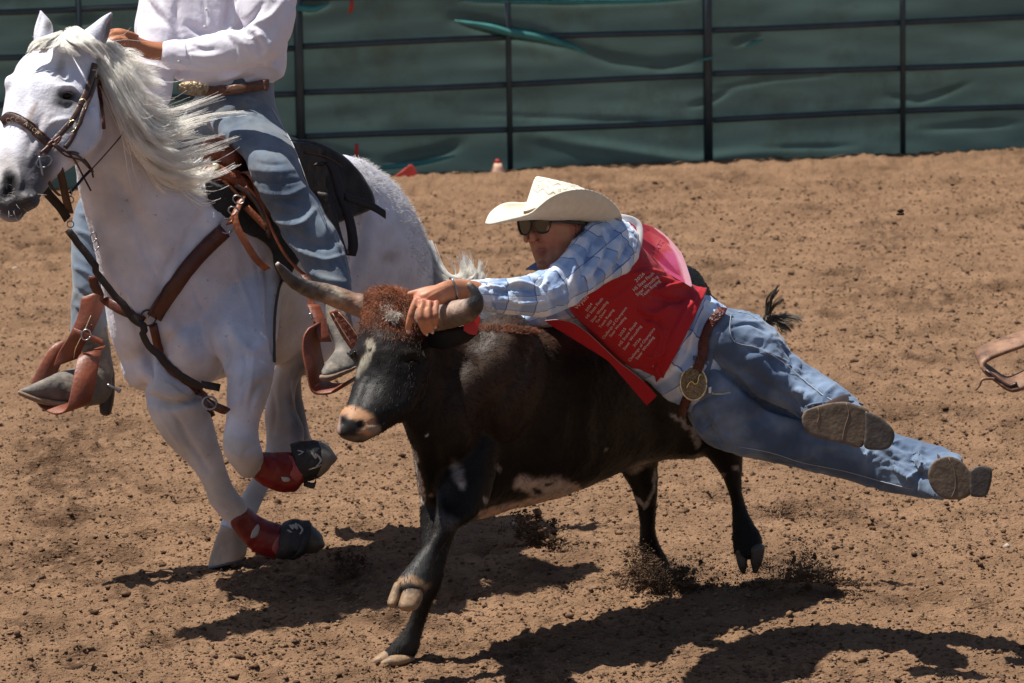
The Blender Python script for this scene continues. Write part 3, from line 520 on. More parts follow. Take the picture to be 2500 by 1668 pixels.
# hind legs
HS.loft([(700, 780, 900, 780, 16.15, .16), (675, 880, 800, 880, 16.12, .12), (660, 930, 732, 925, 16.1, .08), (645, 1000, 722, 998, 16.1, .06), (650, 1060, 745, 1050, 16.1, .055), (645, 1110, 735, 1095, 16.08, .05), (625, 1150, 690, 1150, 16.06, .038), (605, 1185, 660, 1190, 16.04, .034), (585, 1215, 640, 1228, 16.02, .034), (560, 1245, 624, 1262, 16.0, .042), (541, 1270, 606, 1290, 15.98, .045), (535, 1290, 602, 1312, 15.97, .05)], 20, 5)
HS.loft([(720, 840, 860, 840, 16.4, .14), (690, 900, 748, 900, 16.38, .09), (690, 960, 738, 955, 16.38, .06), (705, 1010, 745, 1000, 16.38, .05), (715, 1065, 757, 1060, 16.38, .05), (730, 1100, 775, 1090, 16.42, .04), (745, 1130, 785, 1115, 16.5, .04)], 18, 5)
hs_me = remesh(HS, .008, 9)
sculpt(hs_me, [([(52, 140), (75, 260), (60, 380)], 26, .010), ([(140, 212), (172, 215), (190, 232)], 7, .012), ([(140, 250), (160, 262), (182, 252)], 8, -.007), ([(148, 234), (178, 236)], 9, -.012), ([(155, 160), (162, 195)], 10, -.010), ([(190, 150), (205, 200)], 12, .006),
               ([(120, 280), (95, 340), (70, 400)], 8, .008), ([(110, 330), (130, 300), (180, 290)], 7, .008), ([(95, 300), (70, 370)], 12, -.008), ([(236, 300), (225, 350), (190, 385)], 10, .010), ([(250, 250), (258, 330), (215, 395)], 9, -.016),
               ([(22, 425), (30, 455), (14, 478)], 12, -.024), ([(40, 408), (50, 440), (38, 470)], 9, .008), ([(100, 480), (60, 500), (25, 508)], 5, -.010), ([(110, 430), (120, 455)], 12, -.006),
               ([(260, 380), (330, 520), (390, 650)], 24, -.010), ([(215, 470), (262, 640), (330, 760)], 12, .010), ([(470, 470), (560, 600), (560, 700)], 30, .012), ([(530, 480), (420, 640), (370, 780)], 20, -.012),
               ([(350, 790), (362, 900), (345, 960)], 14, -.030), ([(330, 960), (420, 990), (500, 960), (555, 925)], 12, -.028), ([(345, 830), (420, 800), (470, 870)], 26, .012), ([(560, 820), (545, 900)], 14, -.018), ([(560, 800), (610, 860), (655, 830)], 14, .010),
               ([(655, 640), (662, 760), (672, 880)], 14, -.022), ([(610, 1000), (625, 950), (650, 930)], 8, -.010), ([(430, 1020), (460, 1080), (510, 1150)], 8, -.010), ([(575, 1010), (590, 960)], 8, .006), ([(560, 1075), (620, 1080)], 9, .004),
               ([(895, 500), (880, 620), (830, 760)], 16, -.016), ([(960, 520), (1000, 620), (1010, 700)], 26, .010), ([(660, 930), (672, 1010), (665, 1060)], 7, -.006), ([(330, 560), (360, 640), (400, 700)], 6, -.004), ([(300, 700), (330, 790), (340, 850)], 7, -.006), ([(470, 700), (500, 760), (540, 790)], 6, -.004), ([(560, 650), (590, 700), (620, 780)], 8, .005), ([(600, 580), (630, 650), (640, 740)], 8, -.005), ([(450, 560), (430, 640), (400, 720)], 9, .005), ([(590, 840), (600, 900), (585, 960)], 4, -.005), ([(620, 860), (615, 930), (600, 990)], 4, .005), ([(380, 1000), (420, 1060), (450, 1110)], 5, .005), ([(400, 985), (450, 1050), (500, 1130)], 4, -.005), ([(430, 900), (460, 935), (520, 960)], 5, -.008), ([(400, 930), (450, 965), (520, 975)], 4, .006), ([(550, 1085), (575, 1110), (600, 1120)], 5, .004), ([(590, 1130), (600, 1100), (625, 1085)], 5, -.004), ([(520, 1200), (550, 1220), (580, 1225)], 6, .004), ([(860, 560), (850, 640), (860, 720)], 10, .006), ([(180, 290), (190, 330), (170, 370)], 9, .005), ([(120, 300), (140, 330), (130, 370)], 3, -.003), ([(100, 330), (95, 380), (80, 420)], 3, .003), ([(705, 920), (712, 1000)], 6, .006), ([(700, 560), (700, 800)], 40, .006)], 1.3, .85)
displace(hs_me, lambda v: .004 * fbm(v, 7, 3) + .0009 * noise(v, 55))
WC = (.64, .64, .72); GY = (.17, .165, .175)
paint(hs_me, WC, [(90, 400, 40, 60, 30, (.30, .28, .31), .8), (105, 300, 34, 60, 25, (.46, .44, .47), .9), (28, 462, 17, 30, -15, (.018, .016, .018), .35), (75, 500, 50, 26, 15, (.20, .18, .18), .6), (40, 520, 40, 12, 10, (.07, .06, .06), .5), (160, 246, 44, 26, 20, (.16, .155, .17), .8), (163, 240, 30, 17, -10, (.07, .068, .075), .6), (164, 237, 18, 12, -10, (.02, .018, .02), .4),  # greys down cheek and muzzle side also paint in the face's shadow side
                     ([(88, 255), (72, 290), (60, 320)], 6, (.33, .27, .25), .8), (150, 165, 10, 24, 0, (.36, .34, .37), .8), (300, 470, 90, 60, 50, (.58, .55, .57), .9), (540, 1190, 60, 55, 0, (.50, .44, .38), .8), (560, 1090, 50, 30, 0, (.56, .52, .48), .9), (610, 1140, 50, 30, 0, (.55, .47, .4), .7),  # neck patch: lilac shading painted into the white coat
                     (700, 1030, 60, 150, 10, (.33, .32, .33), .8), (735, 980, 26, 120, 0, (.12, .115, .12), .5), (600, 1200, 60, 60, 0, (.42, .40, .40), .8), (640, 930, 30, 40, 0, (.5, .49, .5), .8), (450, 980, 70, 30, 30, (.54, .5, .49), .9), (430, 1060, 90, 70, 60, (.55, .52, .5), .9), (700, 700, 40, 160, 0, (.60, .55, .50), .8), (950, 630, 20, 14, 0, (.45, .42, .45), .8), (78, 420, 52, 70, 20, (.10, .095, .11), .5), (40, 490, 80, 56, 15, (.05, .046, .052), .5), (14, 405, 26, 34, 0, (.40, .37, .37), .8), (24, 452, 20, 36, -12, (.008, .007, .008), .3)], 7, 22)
base = G(700, 1420)
T_h = thing('horse', 'white horse galloping left with flying mane and both forelegs folded', 'horse', (base[0], base[1], 0))
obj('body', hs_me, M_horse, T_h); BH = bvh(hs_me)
M_whhair = mat('mane_hair', (.95, .93, .88), .35, var=.2, vs=9, bump=0, spec=.5, trans=.45)
# ears
def earm(secs, dents):
    em = remesh(MB().loft(secs, 18, 6), .0045, 3); sculpt(em, dents); paint(em, WC, [(265, 70, 10, 40, 20, (.16, .15, .16), .6), (118, 62, 8, 12, 0, (.3, .28, .26), .7)], 3, 60); return em
obj('ear', earm([(186, 95, 250, 118, 15.1, .04), (200, 78, 262, 100, 15.1, .035), (222, 62, 270, 74, 15.1, .028), (248, 42, 274, 50, 15.1, .018), (268, 30, 275, 34, 15.1, .008)], [([(258, 100), (266, 70), (270, 42)], 8, -.012)]), M_horse, T_h)
obj('ear', earm([(82, 100, 130, 92, 15.18, .035), (82, 78, 130, 72, 15.18, .03), (86, 58, 126, 55, 15.18, .024), (93, 38, 114, 40, 15.18, .015), (97, 26, 104, 29, 15.18, .007)], [([(92, 88), (94, 60), (98, 38)], 7, -.008)]), M_horse, T_h)
p, nn = hit(BH, 163, 235, 14.9); q = float(px(p)[2]); obj('eye', MB().ell(163, 235, q + .013, 15, 10.5, .022, -8), M_eye, T_h)
lid = MB().sweep([U(150, 232, q + .004), U(157, 226, q - .006), U(166, 225, q - .008), U(178, 231, q)], (R3[:, 1] * .0035), .006); lm = remesh(lid, .003, 1); paint(lm, (.14, .13, .145), []); obj('eyelid', lm, M_horse, T_h)
M_hoofw = mat('pale_hoof', (.40, .28, .2), .6, var=.2, vs=14, bump=.4, bs=60, col2=(.5, .38, .28), stretch=(1, 1, .3))
hf = remesh(MB().loft([(540, 1280, 606, 1304, 15.96, .052), (528, 1312, 604, 1332, 15.95, .058), (514, 1355, 600, 1356, 15.94, .064), (507, 1386, 588, 1368, 15.935, .066)], 26, 5, 2.3, False), .005, 2); obj('hoof', hf, M_hoofw, T_h)
M_rim = mat('hoof_rim', (.09, .09, .105), .5, var=.2); rim = MB().loft([(506, 1384, 592, 1364, 15.935, .069), (505, 1391, 590, 1371, 15.935, .069)], 26, 3, 2.3, False); obj('hoof_rim', remesh(rim, .004, 1), M_rim, T_h)
obj('hoof', remesh(MB().loft([(742, 1272, 715, 1340, 15.62, .055), (765, 1285, 745, 1352, 15.62, .055), (786, 1306, 772, 1350, 15.62, .05), (790, 1322, 784, 1340, 15.62, .03)], 22, 5), .005, 2), M_hoofd, T_h)
obj('hoof', remesh(MB().loft([(768, 1074, 752, 1160, 15.38, .055), (795, 1080, 775, 1168, 15.38, .058), (812, 1100, 800, 1150, 15.38, .05), (819, 1112, 810, 1135, 15.38, .03)], 22, 5), .005, 2), mat('dusty_hoof', (.20, .18, .155), .7, var=.2), T_h)
# leg boots and bell boots, worn by the horse
M_redb = mat('red_boot', (.17, .010, .010), .36, var=.35, vs=9, bump=.5, bs=30, bd=.006, spec=.5, dirt=((.2, .07, .045), 14, .55, .75)); M_patch = mat('faded_patch', (.36, .08, .07), .6, var=.2)
M_blkb = mat('black_boot', (.016, .016, .018), .6, var=.4, vs=20, bump=.8, bs=60, bd=.006); M_lett = mat('grey_letter', (.42, .40, .38), .6, var=.1)
def boot(lab, secs, patch, logo, bell, marks, strap):
    t = thing('leg_boot', lab, 'horse boot', U((secs[0][0] + secs[-1][2]) / 2, (secs[0][1] + secs[-1][3]) / 2, secs[0][4]), 'red and black boots on the horse forelegs')
    m = remesh(MB().loft(secs, 22, 5, 2.2, True), .0055, 3); displace(m, lambda v: .003 * fbm(v, 22, 2)); obj('shell', m, M_redb, t); B = bvh(m)
    def patchm(poly, off=.003):
        P = catmull(poly + poly[:1], 3)[:-1]; b = MB(); R = []
        for s in (.02, .5, 1.0): R.append([hit(B, *((P.mean(0) + (p - P.mean(0)) * s)), secs[0][4])[0] - FW * off for p in P])
        R.append([np.array(r) + FW * (off + .003) for r in R[-1]]); return b.rings(R, False)
    obj('patch', patchm(patch), M_patch, t); obj('logo', patchm(logo, .004), M_lett, t)
    bm_ = remesh(MB().loft(bell, 22, 5, 2.3, False), .0055, 2); displace(bm_, lambda v: .004 * fbm(v, 26, 3)); obj('bell_cuff', bm_, M_blkb, t); BB = bvh(bm_)
    for mk in marks:
        b = MB(); pts = catmull(mk, 3); b.sweep([hit(BB, *p, bell[0][4])[0] - FW * .004 for p in pts], R3[:, 0] * .0035 + R3[:, 1] * .001, .004, 1); obj('letter_mark', b, M_lett, t)
    obj('strap', MB().sweep([hit(BB, *p, bell[0][4])[0] - FW * .006 for p in strap], R3[:, 0] * .012, .005, 3), M_blkb, t)
boot('red leg boot with black bell boot low on the far foreleg', [(608, 1240, 566, 1290, 15.59, .046), (635, 1262, 598, 1328, 15.61, .044), (665, 1274, 636, 1356, 15.63, .05), (692, 1282, 670, 1364, 15.64, .052), (706, 1296, 694, 1356, 15.64, .045)], [(672, 1318), (688, 1302), (700, 1322), (694, 1348), (676, 1354), (664, 1340)],
     [(615, 1298), (628, 1280), (634, 1288), (628, 1308), (612, 1314)], [(690, 1276, 676, 1362, 15.63, .055), (714, 1266, 700, 1366, 15.62, .066), (742, 1270, 722, 1366, 15.62, .068), (762, 1280, 742, 1356, 15.62, .062)], [[(708, 1282), (716, 1292), (714, 1280), (726, 1292), (722, 1278), (738, 1292), (733, 1304)], [(703, 1294), (712, 1300)]], [(748, 1272), (752, 1300), (736, 1345), (722, 1362)])
boot('red leg boot with black bell boot on the near foreleg lifted behind its knee', [(638, 1102, 612, 1162, 15.31, .047), (665, 1104, 642, 1186, 15.34, .046), (700, 1104, 680, 1200, 15.36, .05), (728, 1108, 718, 1202, 15.38, .052), (744, 1124, 738, 1180, 15.38, .045)], [(704, 1112), (728, 1118), (742, 1150), (728, 1176), (708, 1160), (716, 1138)],
     [(686, 1164), (704, 1166), (708, 1174), (692, 1176)], [(706, 1084, 738, 1178, 15.38, .05), (735, 1078, 752, 1176, 15.38, .062), (765, 1075, 774, 1168, 15.38, .066), (785, 1080, 786, 1158, 15.38, .06)], [[(762, 1106), (772, 1120), (770, 1108), (784, 1124), (772, 1140), (790, 1132)], [(756, 1146), (778, 1140)], [(728, 1100), (740, 1104), (730, 1110)]], [(775, 1076), (792, 1105), (788, 1140), (768, 1168)])
obj('strap', MB().sweep([U(742, 1180, 15.37), U(765, 1186, 15.36), U(772, 1172, 15.36)], R3[:, 1] * .010, .005), M_blkb, T_h)
# mane, forelock, tail
near = lambda x, y, off=.01: (x, y, float(px(hit(BH, x, y, 15.2)[0])[2]) - off)
def G3(root, *rest): return [U(*near(*root))] + [U(*r) for r in rest]
mg = [G3((236, 104), (290, 128, 15.12), (345, 148, 15.14), (372, 160, 15.16)), G3((240, 116), (288, 165, 15.1), (328, 225, 15.12), (378, 250, 15.15), (430, 250, 15.2), (495, 228, 15.26)), G3((246, 135), (292, 200, 15.08), (336, 272, 15.1), (392, 298, 15.14), (460, 285, 15.2), (548, 255, 15.28)),
      G3((252, 150), (300, 232, 15.08), (344, 308, 15.1), (404, 332, 15.14), (480, 318, 15.2), (575, 300, 15.28)), G3((262, 165), (308, 262, 15.09), (352, 335, 15.12), (415, 362, 15.15), (492, 345, 15.2), (600, 335, 15.26)), G3((278, 190), (322, 290, 15.12), (366, 368, 15.15), (430, 398, 15.18), (500, 380, 15.22), (560, 350, 15.26)),
      G3((298, 230), (340, 325, 15.18), (384, 395, 15.22), (440, 430, 15.24), (500, 420, 15.26), (535, 392, 15.28)), G3((325, 270), (362, 355, 15.22), (405, 420, 15.26), (455, 450, 15.3), (500, 440, 15.32), (522, 420, 15.34)), G3((355, 320), (395, 385, 15.28), (430, 430, 15.32), (470, 462, 15.36), (498, 462, 15.4), (510, 440, 15.42))]
hair('mane', guide_hair(mg, 4600, .018, 20, 170, .25, .75, .008), M_whhair, T_h, .00085, .00025)
hair('mane', guide_hair([[p - FW * -.02 for p in g] for g in mg[1:]], 600, .028, 18, 50, .2, .5, .012), M_whhair, T_h, .0013, .0006)
fg = [G3((150, 78), (110, 88, 15.02), (78, 108, 14.98), (64, 145, 14.95)), G3((150, 82), (115, 100, 15.0), (90, 118, 14.96), (70, 135, 14.95)), G3((150, 92), (140, 108, 14.98), (125, 118, 14.96), (112, 125, 14.96)), G3((150, 90), (175, 108, 14.97), (200, 125, 14.95), (225, 145, 14.96)), G3((165, 72), (200, 95, 14.99), (225, 115, 14.97), (255, 150, 14.98)), G3((185, 68), (225, 90, 15.0), (250, 115, 15.0), (275, 160, 15.02))]
hair('forelock', guide_hair(fg, 2400, .005, 12, 46, .25, .4, .002), M_whhair, T_h, .0009, .0003)
tg = gl([(1045, 590, 16.44), (1066, 640, 16.42), (1090, 672, 16.4), (1122, 668, 16.4), (1128, 635, 16.4), (1115, 602, 16.4)], [(1050, 610, 16.44), (1070, 668, 16.42), (1105, 696, 16.4), (1138, 682, 16.4), (1138, 645, 16.4), (1124, 612, 16.4)], [(1055, 640, 16.44), (1075, 695, 16.42), (1115, 715, 16.4), (1160, 712, 16.4), (1175, 690, 16.4), (1168, 668, 16.4)],
        [(1060, 660, 16.44), (1085, 715, 16.42), (1130, 745, 16.4), (1190, 770, 16.42), (1250, 800, 16.45), (1300, 850, 16.5)], [(1062, 690, 16.44), (1085, 745, 16.42), (1130, 785, 16.4), (1190, 815, 16.42), (1250, 850, 16.45), (1290, 900, 16.5)])
hair('tail', guide_hair(tg, 3200, .011, 18, 60, .3, .35, .004), M_whhair, T_h, .0011, .0004)
hair('tail', guide_hair(tg[:2], 60, .012, 16, 12, .3, .1, .006), M_whhair, T_h, .0009, .0003)
M_whc = mat('white_coat_hair', (.68, .67, .71), .5, var=.16, vs=14, bump=0, spec=.4)
hcoat = hair('coat_hair', fur(hs_me, 42000, .0042, lambda P: np.tile(fl((600, 600, 15.4), (680, 760, 15.6)), (len(P), 1)), lambda c, n: ((n @ FW) < .3) * (1.0 - ((px(c)[0] < 150) & (px(c)[1] > 375))) * (1 - .7 * inell(165, 245, 40, 26)(c, n)), .12, 3, .1), M_whc, T_h, .00055, .0002)
M_whf = mat('short_white_hair', (.62, .59, .57), .5, var=.15, bump=0)
rf = lambda c, n: ((px(c)[0] > 860) & (px(c)[1] < 700) & (np.abs(n @ FW) < .45) & (n[:, 2] > -.1)) * 1.0
hair('rump_hair', fur(hs_me, 2600, .02, lambda P: np.tile(fl((900, 420, 16.1), (1000, 560, 16.3)), (len(P), 1)), rf, .5, 4, .3), M_whf, T_h, .0007, .0002)
hair('whiskers', fur(hs_me, 60, .05, np.array([-.5, -.2, -.6]), lambda c, n: (px(c)[1] > 440) * (px(c)[0] < 110) * 1.0, .8, 5, .3), M_whf, T_h, .0005, .0002)

# ---------------------------------------------------------------- tack
M_lthd = mat('dark_leather', (.045, .017, .010), .42, var=.3, vs=24, bump=.5, bs=90, spec=.5, coat=.1)
M_lthr = mat('red_brown_leather', (.085, .020, .010), .4, var=.3, vs=20, bump=.4, bs=100, spec=.5)
M_ltho = mat('tan_leather', (.30, .085, .028), .42, var=.3, vs=18, bump=.5, bs=90, spec=.5, dirt=((.17, .05, .02), 12, .5, .75))
M_lthk = mat('black_leather', (.02, .012, .011), .5, var=.35, vs=16, bump=.5, bs=70, spec=.4)
M_steel = mat('steel', (.30, .30, .31), .35, var=.1, bump=.05, metal=1); M_brass = mat('silver_gilt', (.75, .62, .38), .3, var=.3, vs=60, bump=.6, bs=160, metal=1)
M_stitch = mat('cream_stitch', (.62, .5, .32), .7, var=.1)
def surf(B, pts, off, d=15.2, dmax=None):
    """points on a surface, smoothed, lifted off it"""
    C = catmull([p[:2] for p in pts], 4); H = [hit(B, x, y, d) for x, y in C]; P = np.array([h[0] for h in H]); N = np.array([h[1] for h in H])
    D = px(P)[2]; Dm = np.minimum(D, np.convolve(np.pad(D, 2, 'edge'), np.ones(5) / 5, 'valid')); 
    if dmax: Dm = np.minimum(Dm, dmax)
    P = np.array([U(x, y, dd) for (x, y), dd in zip(C, Dm)]); return P + N * off * .7 - FW * off * .5, N
def strap(B, pts, wpx, off=.006, th=.005, d=15.2, dmax=None):
    P, N = surf(B, pts, off, d, dmax); T = np.gradient(P, axis=0); W = np.cross(T, N * .5 - FW * .8); W /= np.linalg.norm(W, axis=1)[:, None] + 1e-9
    return MB().sweep(P, W * (wpx / 2 * d / F), th, 1)
def ring(x, y, d, r, rt, n=20, ang=0, fl_=1.0):
    a = np.linspace(0, 2 * math.pi, n + 1); c, s = math.cos(ang), math.sin(ang)
    return MB().tube([U(x + r * (math.cos(b) * c - fl_ * math.sin(b) * s), y + r * (math.cos(b) * s + fl_ * math.sin(b) * c), d) for b in a], rt, 8, sub=False)
def dz(B, x, y, off=.008, d=15.2): return float(px(hit(B, x, y, d)[0])[2]) - off
t = thing('bridle', 'dark leather bridle with tooled noseband on the white horse head', 'bridle', U(140, 300, 14.9))
nb = [(8, 300), (24, 288), (48, 292), (78, 312), (102, 336), (120, 352)]
o = obj('noseband', strap(BH, nb, 22, .008, .006), M_lthd, t); BN = bvh(o.data)
obj('noseband_edge', strap(BH, [(x, y - 11) for x, y in nb], 2, .012, .003), M_lthr, o)
def textmesh(s, size, fn, thick=0.0, font_scale=1.0):
    c = bpy.data.curves.new('t', 'FONT'); c.body = s; c.size = size; c.align_x = 'CENTER'; c.resolution_u = 2; o = bpy.data.objects.new('t', c); SC.collection.objects.link(o)
    dg = bpy.context.evaluated_depsgraph_get(); m = bpy.data.meshes.new_from_object(o.evaluated_get(dg)); bpy.data.objects.remove(o)
    b = bmesh.new(); b.from_mesh(m); bmesh.ops.triangulate(b, faces=b.faces); bmesh.ops.subdivide_edges(b, edges=[e for e in b.edges if e.calc_length() > size * .2], cuts=1); b.to_mesh(m); b.free()
    v = getv(m); setv(m, np.array([fn(x, y) for x, y, _ in v])); return m
def onpath(B, pts, off, voff=0, d=15, flip=1):
    C = catmull(pts, 8); L = np.concatenate([[0], np.cumsum(np.hypot(*np.diff(C, axis=0).T))])
    def fn(x, y):
        s = np.clip(x + L[-1] / 2, 0, L[-1] - .01); i = int(np.searchsorted(L, s, 'right') - 1); tt = C[min(i + 1, len(C) - 1)] - C[i]; tt = tt / np.linalg.norm(tt); p = C[i] + tt * (s - L[i]) + np.array((tt[1], -tt[0])) * (y + voff) * flip
        return hit(B, p[0], p[1], d)[0] - FW * off
    return fn
obj('tooled_lettering', textmesh('A-TOP', 15, onpath(BN, [(50, 293), (78, 312), (102, 336)], .003, -5)), mat('gilt_letter', (.45, .33, .2), .5, var=.1), o)
for cx, cy in ((20, 294), (31, 291), (43, 293)): obj('tooled_scroll', ring(cx, cy, dz(BN, cx, cy, .003), 5, .0008, 12), mat('gilt_letter', (.45, .33, .2), .5, var=.1), o)
obj('cheek_strap', strap(BH, [(228, 158), (222, 185), (205, 235), (178, 290), (150, 325), (128, 350), (110, 372)], 15, .008), M_lthd, t)
obj('cheek_strap', strap(BH, [(232, 188), (222, 225), (205, 270), (188, 312), (172, 345), (158, 362)], 12, .009), M_lthd, t)
obj('browband_end', strap(BH, [(232, 190), (240, 208), (243, 250), (247, 315)], 10, .014), M_lthr, t)
for x, y, r in ((228, 182, 8), (200, 258, 11), (176, 308, 10)): obj('buckle', ring(x, y, dz(BH, x, y, .016), r, .0016, 16, .3, 1.5), M_brass, t)
obj('knot', MB().tube([U(*near(x, y, .02)) for x, y in [(98, 375), (115, 360), (140, 340), (148, 335), (138, 350), (118, 355), (128, 345), (140, 352)]], .005, 8), M_lthr, t)
for pts in ([(128, 352), (150, 368), (185, 372), (205, 388), (222, 412), (228, 434)], [(128, 352), (160, 380), (195, 390), (215, 408), (228, 420)], [(130, 352), (175, 382), (200, 425), (222, 466)], [(132, 350), (165, 372), (190, 380), (212, 400)]):
    obj('loose_thong', MB().tube([U(x, y, min(near(x, y, .03)[2], 15.0)) for x, y in pts], .0032, 8), M_lthd, t)
obj('bit_ring', ring(108, 395, dz(BH, 108, 395, .014), 13, .003, 18, 1.1, 1.5), M_steel, t); obj('bit_shank', MB().tube([U(*near(96, 382, .02)), U(*near(100, 405, .02)), U(*near(104, 430, .02))], .004, 8), M_steel, t)
obj('curb_strap', MB().sweep([U(100, 395, 14.86), U(112, 430, 14.86), U(130, 462, 14.88), U(146, 478, 14.9)], R3[:, 0] * .006, .004), M_lthd, t)
obj('throat_latch', MB().sweep([U(314, 308, 15.13), U(285, 345, 15.08), U(250, 385, 15.04), U(225, 412, 15.02)], (R3[:, 0] * .7 + R3[:, 1] * .7) * .0055, .004), M_lthd, t)
obj('curb_chain', MB().tube([U(225, 412, 15.02), U(205, 432, 15.0), U(190, 450, 14.98), (U(170, 472, 14.97))], .005, 8), mat('black_metal', (.03, .035, .045), .4, var=.3, metal=.6, bump=.6, bs=90), t)
for x, y in ((168, 472), (172, 488)): obj('snap_ring', ring(x, y, 14.96, 8, .0018, 14), M_steel, t)
obj('chin_ring', ring(45, 520, 14.8, 8, .0018, 14), M_steel, t)
obj('rein', MB().sweep([U(128, 362, 14.86), U(142, 400, 14.87), U(152, 440, 14.89), U(160, 480, 14.93), U(170, 520, 15.0)], R3[:, 0] * .013, .005), M_lthd, t)
obj('tie_down', MB().sweep([U(98, 452, 14.9), U(125, 482, 14.93), U(148, 508, 14.97), U(165, 535, 15.0)], (R3[:, 0] * .7 + R3[:, 1] * .7) * .015, .005), M_lthk, t)
t = thing('breast_collar', 'red brown leather breast collar and tie down strap across the horse chest', 'harness', U(370, 770, 15.3))
obj('shoulder_strap', strap(BH, [(545, 562), (505, 600), (460, 650), (425, 700), (395, 745), (378, 775)], 40, .010, .008), M_lthr, t)
for s_ in (-17, 17): obj('edge_binding', strap(BH, [(545 + s_ * .6, 562 + s_ * .8), (505 + s_ * .7, 600 + s_ * .7), (460 + s_ * .75, 650 + s_ * .6), (425 + s_ * .8, 700 + s_ * .5), (395 + s_ * .85, 745 + s_ * .4), (378 + s_ * .9, 775 + s_ * .3)], 2.5, .017, .004), M_lthd, t)
obj('far_strap', strap(BH, [(229, 672), (236, 702), (258, 728), (290, 750), (325, 768), (350, 780)], 24, .011, .008), M_lthr, t)
obj('center_strap', strap(BH, [(375, 790), (388, 850), (412, 890), (450, 930), (490, 965), (520, 988), (560, 1005)], 22, .012, .008), M_lthr, t)
obj('tie_down', strap(BH, [(174, 556), (205, 600), (245, 660), (285, 712), (325, 762), (352, 800), (372, 838), (400, 872), (440, 905), (490, 935), (545, 948)], 19, .022, .006, dmax=15.25), M_lthk, t)
obj('center_ring', ring(362, 776, dz(BH, 362, 776, .02), 19, .003, 20), M_lthd, t)
obj('buckle', ring(512, 984, dz(BH, 512, 984, .03), 17, .004, 24, .3, .9), M_steel, t); obj('buckle_tongue', MB().tube([U(505, 975, dz(BH, 512, 984, .034)), U(524, 992, dz(BH, 512, 984, .034))], .002, 6, sub=False), M_steel, t)
obj('strap_tip', strap(BH, [(500, 1000), (508, 1008), (512, 1018)], 12, .02), M_lthd, t)
t_r = dz(BH, 548, 558, .02)
obj('collar_ring', ring(553, 552, t_r, 18, .0032, 20, .8, 1.0), M_steel, t)
obj('hanging_end', MB().sweep([U(572, 520, t_r - .02), U(578, 552, t_r - .03), U(598, 590, t_r - .03), U(625, 632, t_r - .02), U(652, 658, t_r)], (R3[:, 0] * .85 + R3[:, 1] * .4) * .013, .005), M_ltho, t)
obj('upper_strap', MB().sweep([U(600, 455, 15.42), U(588, 490, 15.38), U(575, 520, 15.36), U(562, 545, t_r - .01)], (R3[:, 0] * .9 + R3[:, 1] * .4) * .016, .007), M_ltho, t)
for x, y, r in ((582, 488, 14), (570, 515, 13)): obj('buckle', ring(x, y, 15.35, r, .0028, 16, .4, .7), M_steel, t)
obj('throat_ring', ring(172, 548, 14.99, 8, .002, 14), M_steel, t)
for x, y in ((228, 580), (233, 600)): obj('snap', ring(x, y, dz(BH, 240, y, .03), 8, .002, 14, .2, 1.6), M_steel, t)
# saddle
t = thing('saddle', 'tooled western saddle with tan horn and dark skirt on the white horse', 'saddle', U(700, 450, 15.7)); T_sad = t
def rem(mb, vox=.006, sm=3, disp=None):
    m = remesh(mb, vox, sm)
    if disp: displace(m, disp)
    return m
pad = rem(MB().slab([(498, 440), (560, 455), (640, 430), (700, 350), (770, 345), (835, 380), (885, 430), (915, 500), (860, 530), (820, 548), (760, 600), (715, 660), (700, 690), (675, 660), (655, 600), (600, 570), (545, 530), (510, 490)], 15.42, .22, 6, 4, lambda x, y: (x - 600) * .0011), .008, 4, lambda v: .004 * fbm(v, 14, 2))
obj('saddle_pad', pad, mat('felt_pad', (.022, .021, .021), .9, var=.4, vs=30, bump=.6, bs=120, sheen=.1), t)
sk = rem(MB().slab([(705, 345), (745, 348), (790, 360), (838, 392), (880, 430), (908, 475), (900, 500), (862, 505), (830, 498), (790, 480), (750, 470), (715, 440), (690, 400)], 15.52, .05, 4, 4, lambda x, y: (x - 700) * .0014 - .02), .006, 2, lambda v: .0025 * fbm(v, 30, 3)); obj('skirt', sk, M_lthk, t); BSK = bvh(sk)
obj('tooled_border', strap(BSK, [(742, 372), (790, 382), (828, 402), (850, 430), (855, 448), (840, 452)], 3, .003, .003), M_lthr, t)
obj('cantle', rem(MB().loft([(705, 330, 700, 400, 15.75, .16), (740, 345, 735, 410, 15.78, .17), (775, 360, 765, 410, 15.8, .15)], 20, 4), .006, 3), M_lthk, t)
M_tool = mat('tooled_tan', (.24, .058, .02), .45, var=.45, vs=60, bump=1.2, bs=75, bd=.006, spec=.5, col2=(.13, .028, .012))
obj('swell', rem(MB().ell(530, 372, 15.5, 42, 40, .09, 20).ell(560, 395, 15.5, 40, 40, .09), .006, 3, lambda v: .0022 * fbm(v, 40, 2)), M_tool, t)
obj('fork', rem(MB().loft([(500, 392, 512, 440, 15.42, .03), (550, 402, 548, 450, 15.42, .05), (600, 425, 590, 475, 15.44, .05), (640, 450, 620, 500, 15.46, .05)], 18, 4), .005, 2, lambda v: .002 * fbm(v, 50, 2)), M_tool, t)
obj('seat', rem(MB().loft([(560, 330, 600, 480, 15.7, .15), (640, 345, 650, 480, 15.75, .17), (710, 350, 710, 470, 15.8, .17)], 20, 4), .008, 3), M_lthk, t)
obj('concho', MB().ell(527, 407, 15.365, 13, 9, .008, 15), M_brass, t)
obj('cinch_strap', MB().sweep([U(585, 425, 15.42), U(610, 420, 15.38), U(628, 440, 15.37), U(640, 480, 15.38), U(655, 530, 15.4)], (R3[:, 0] * .9 + R3[:, 1] * .2) * .022, .008), M_lthr, t)
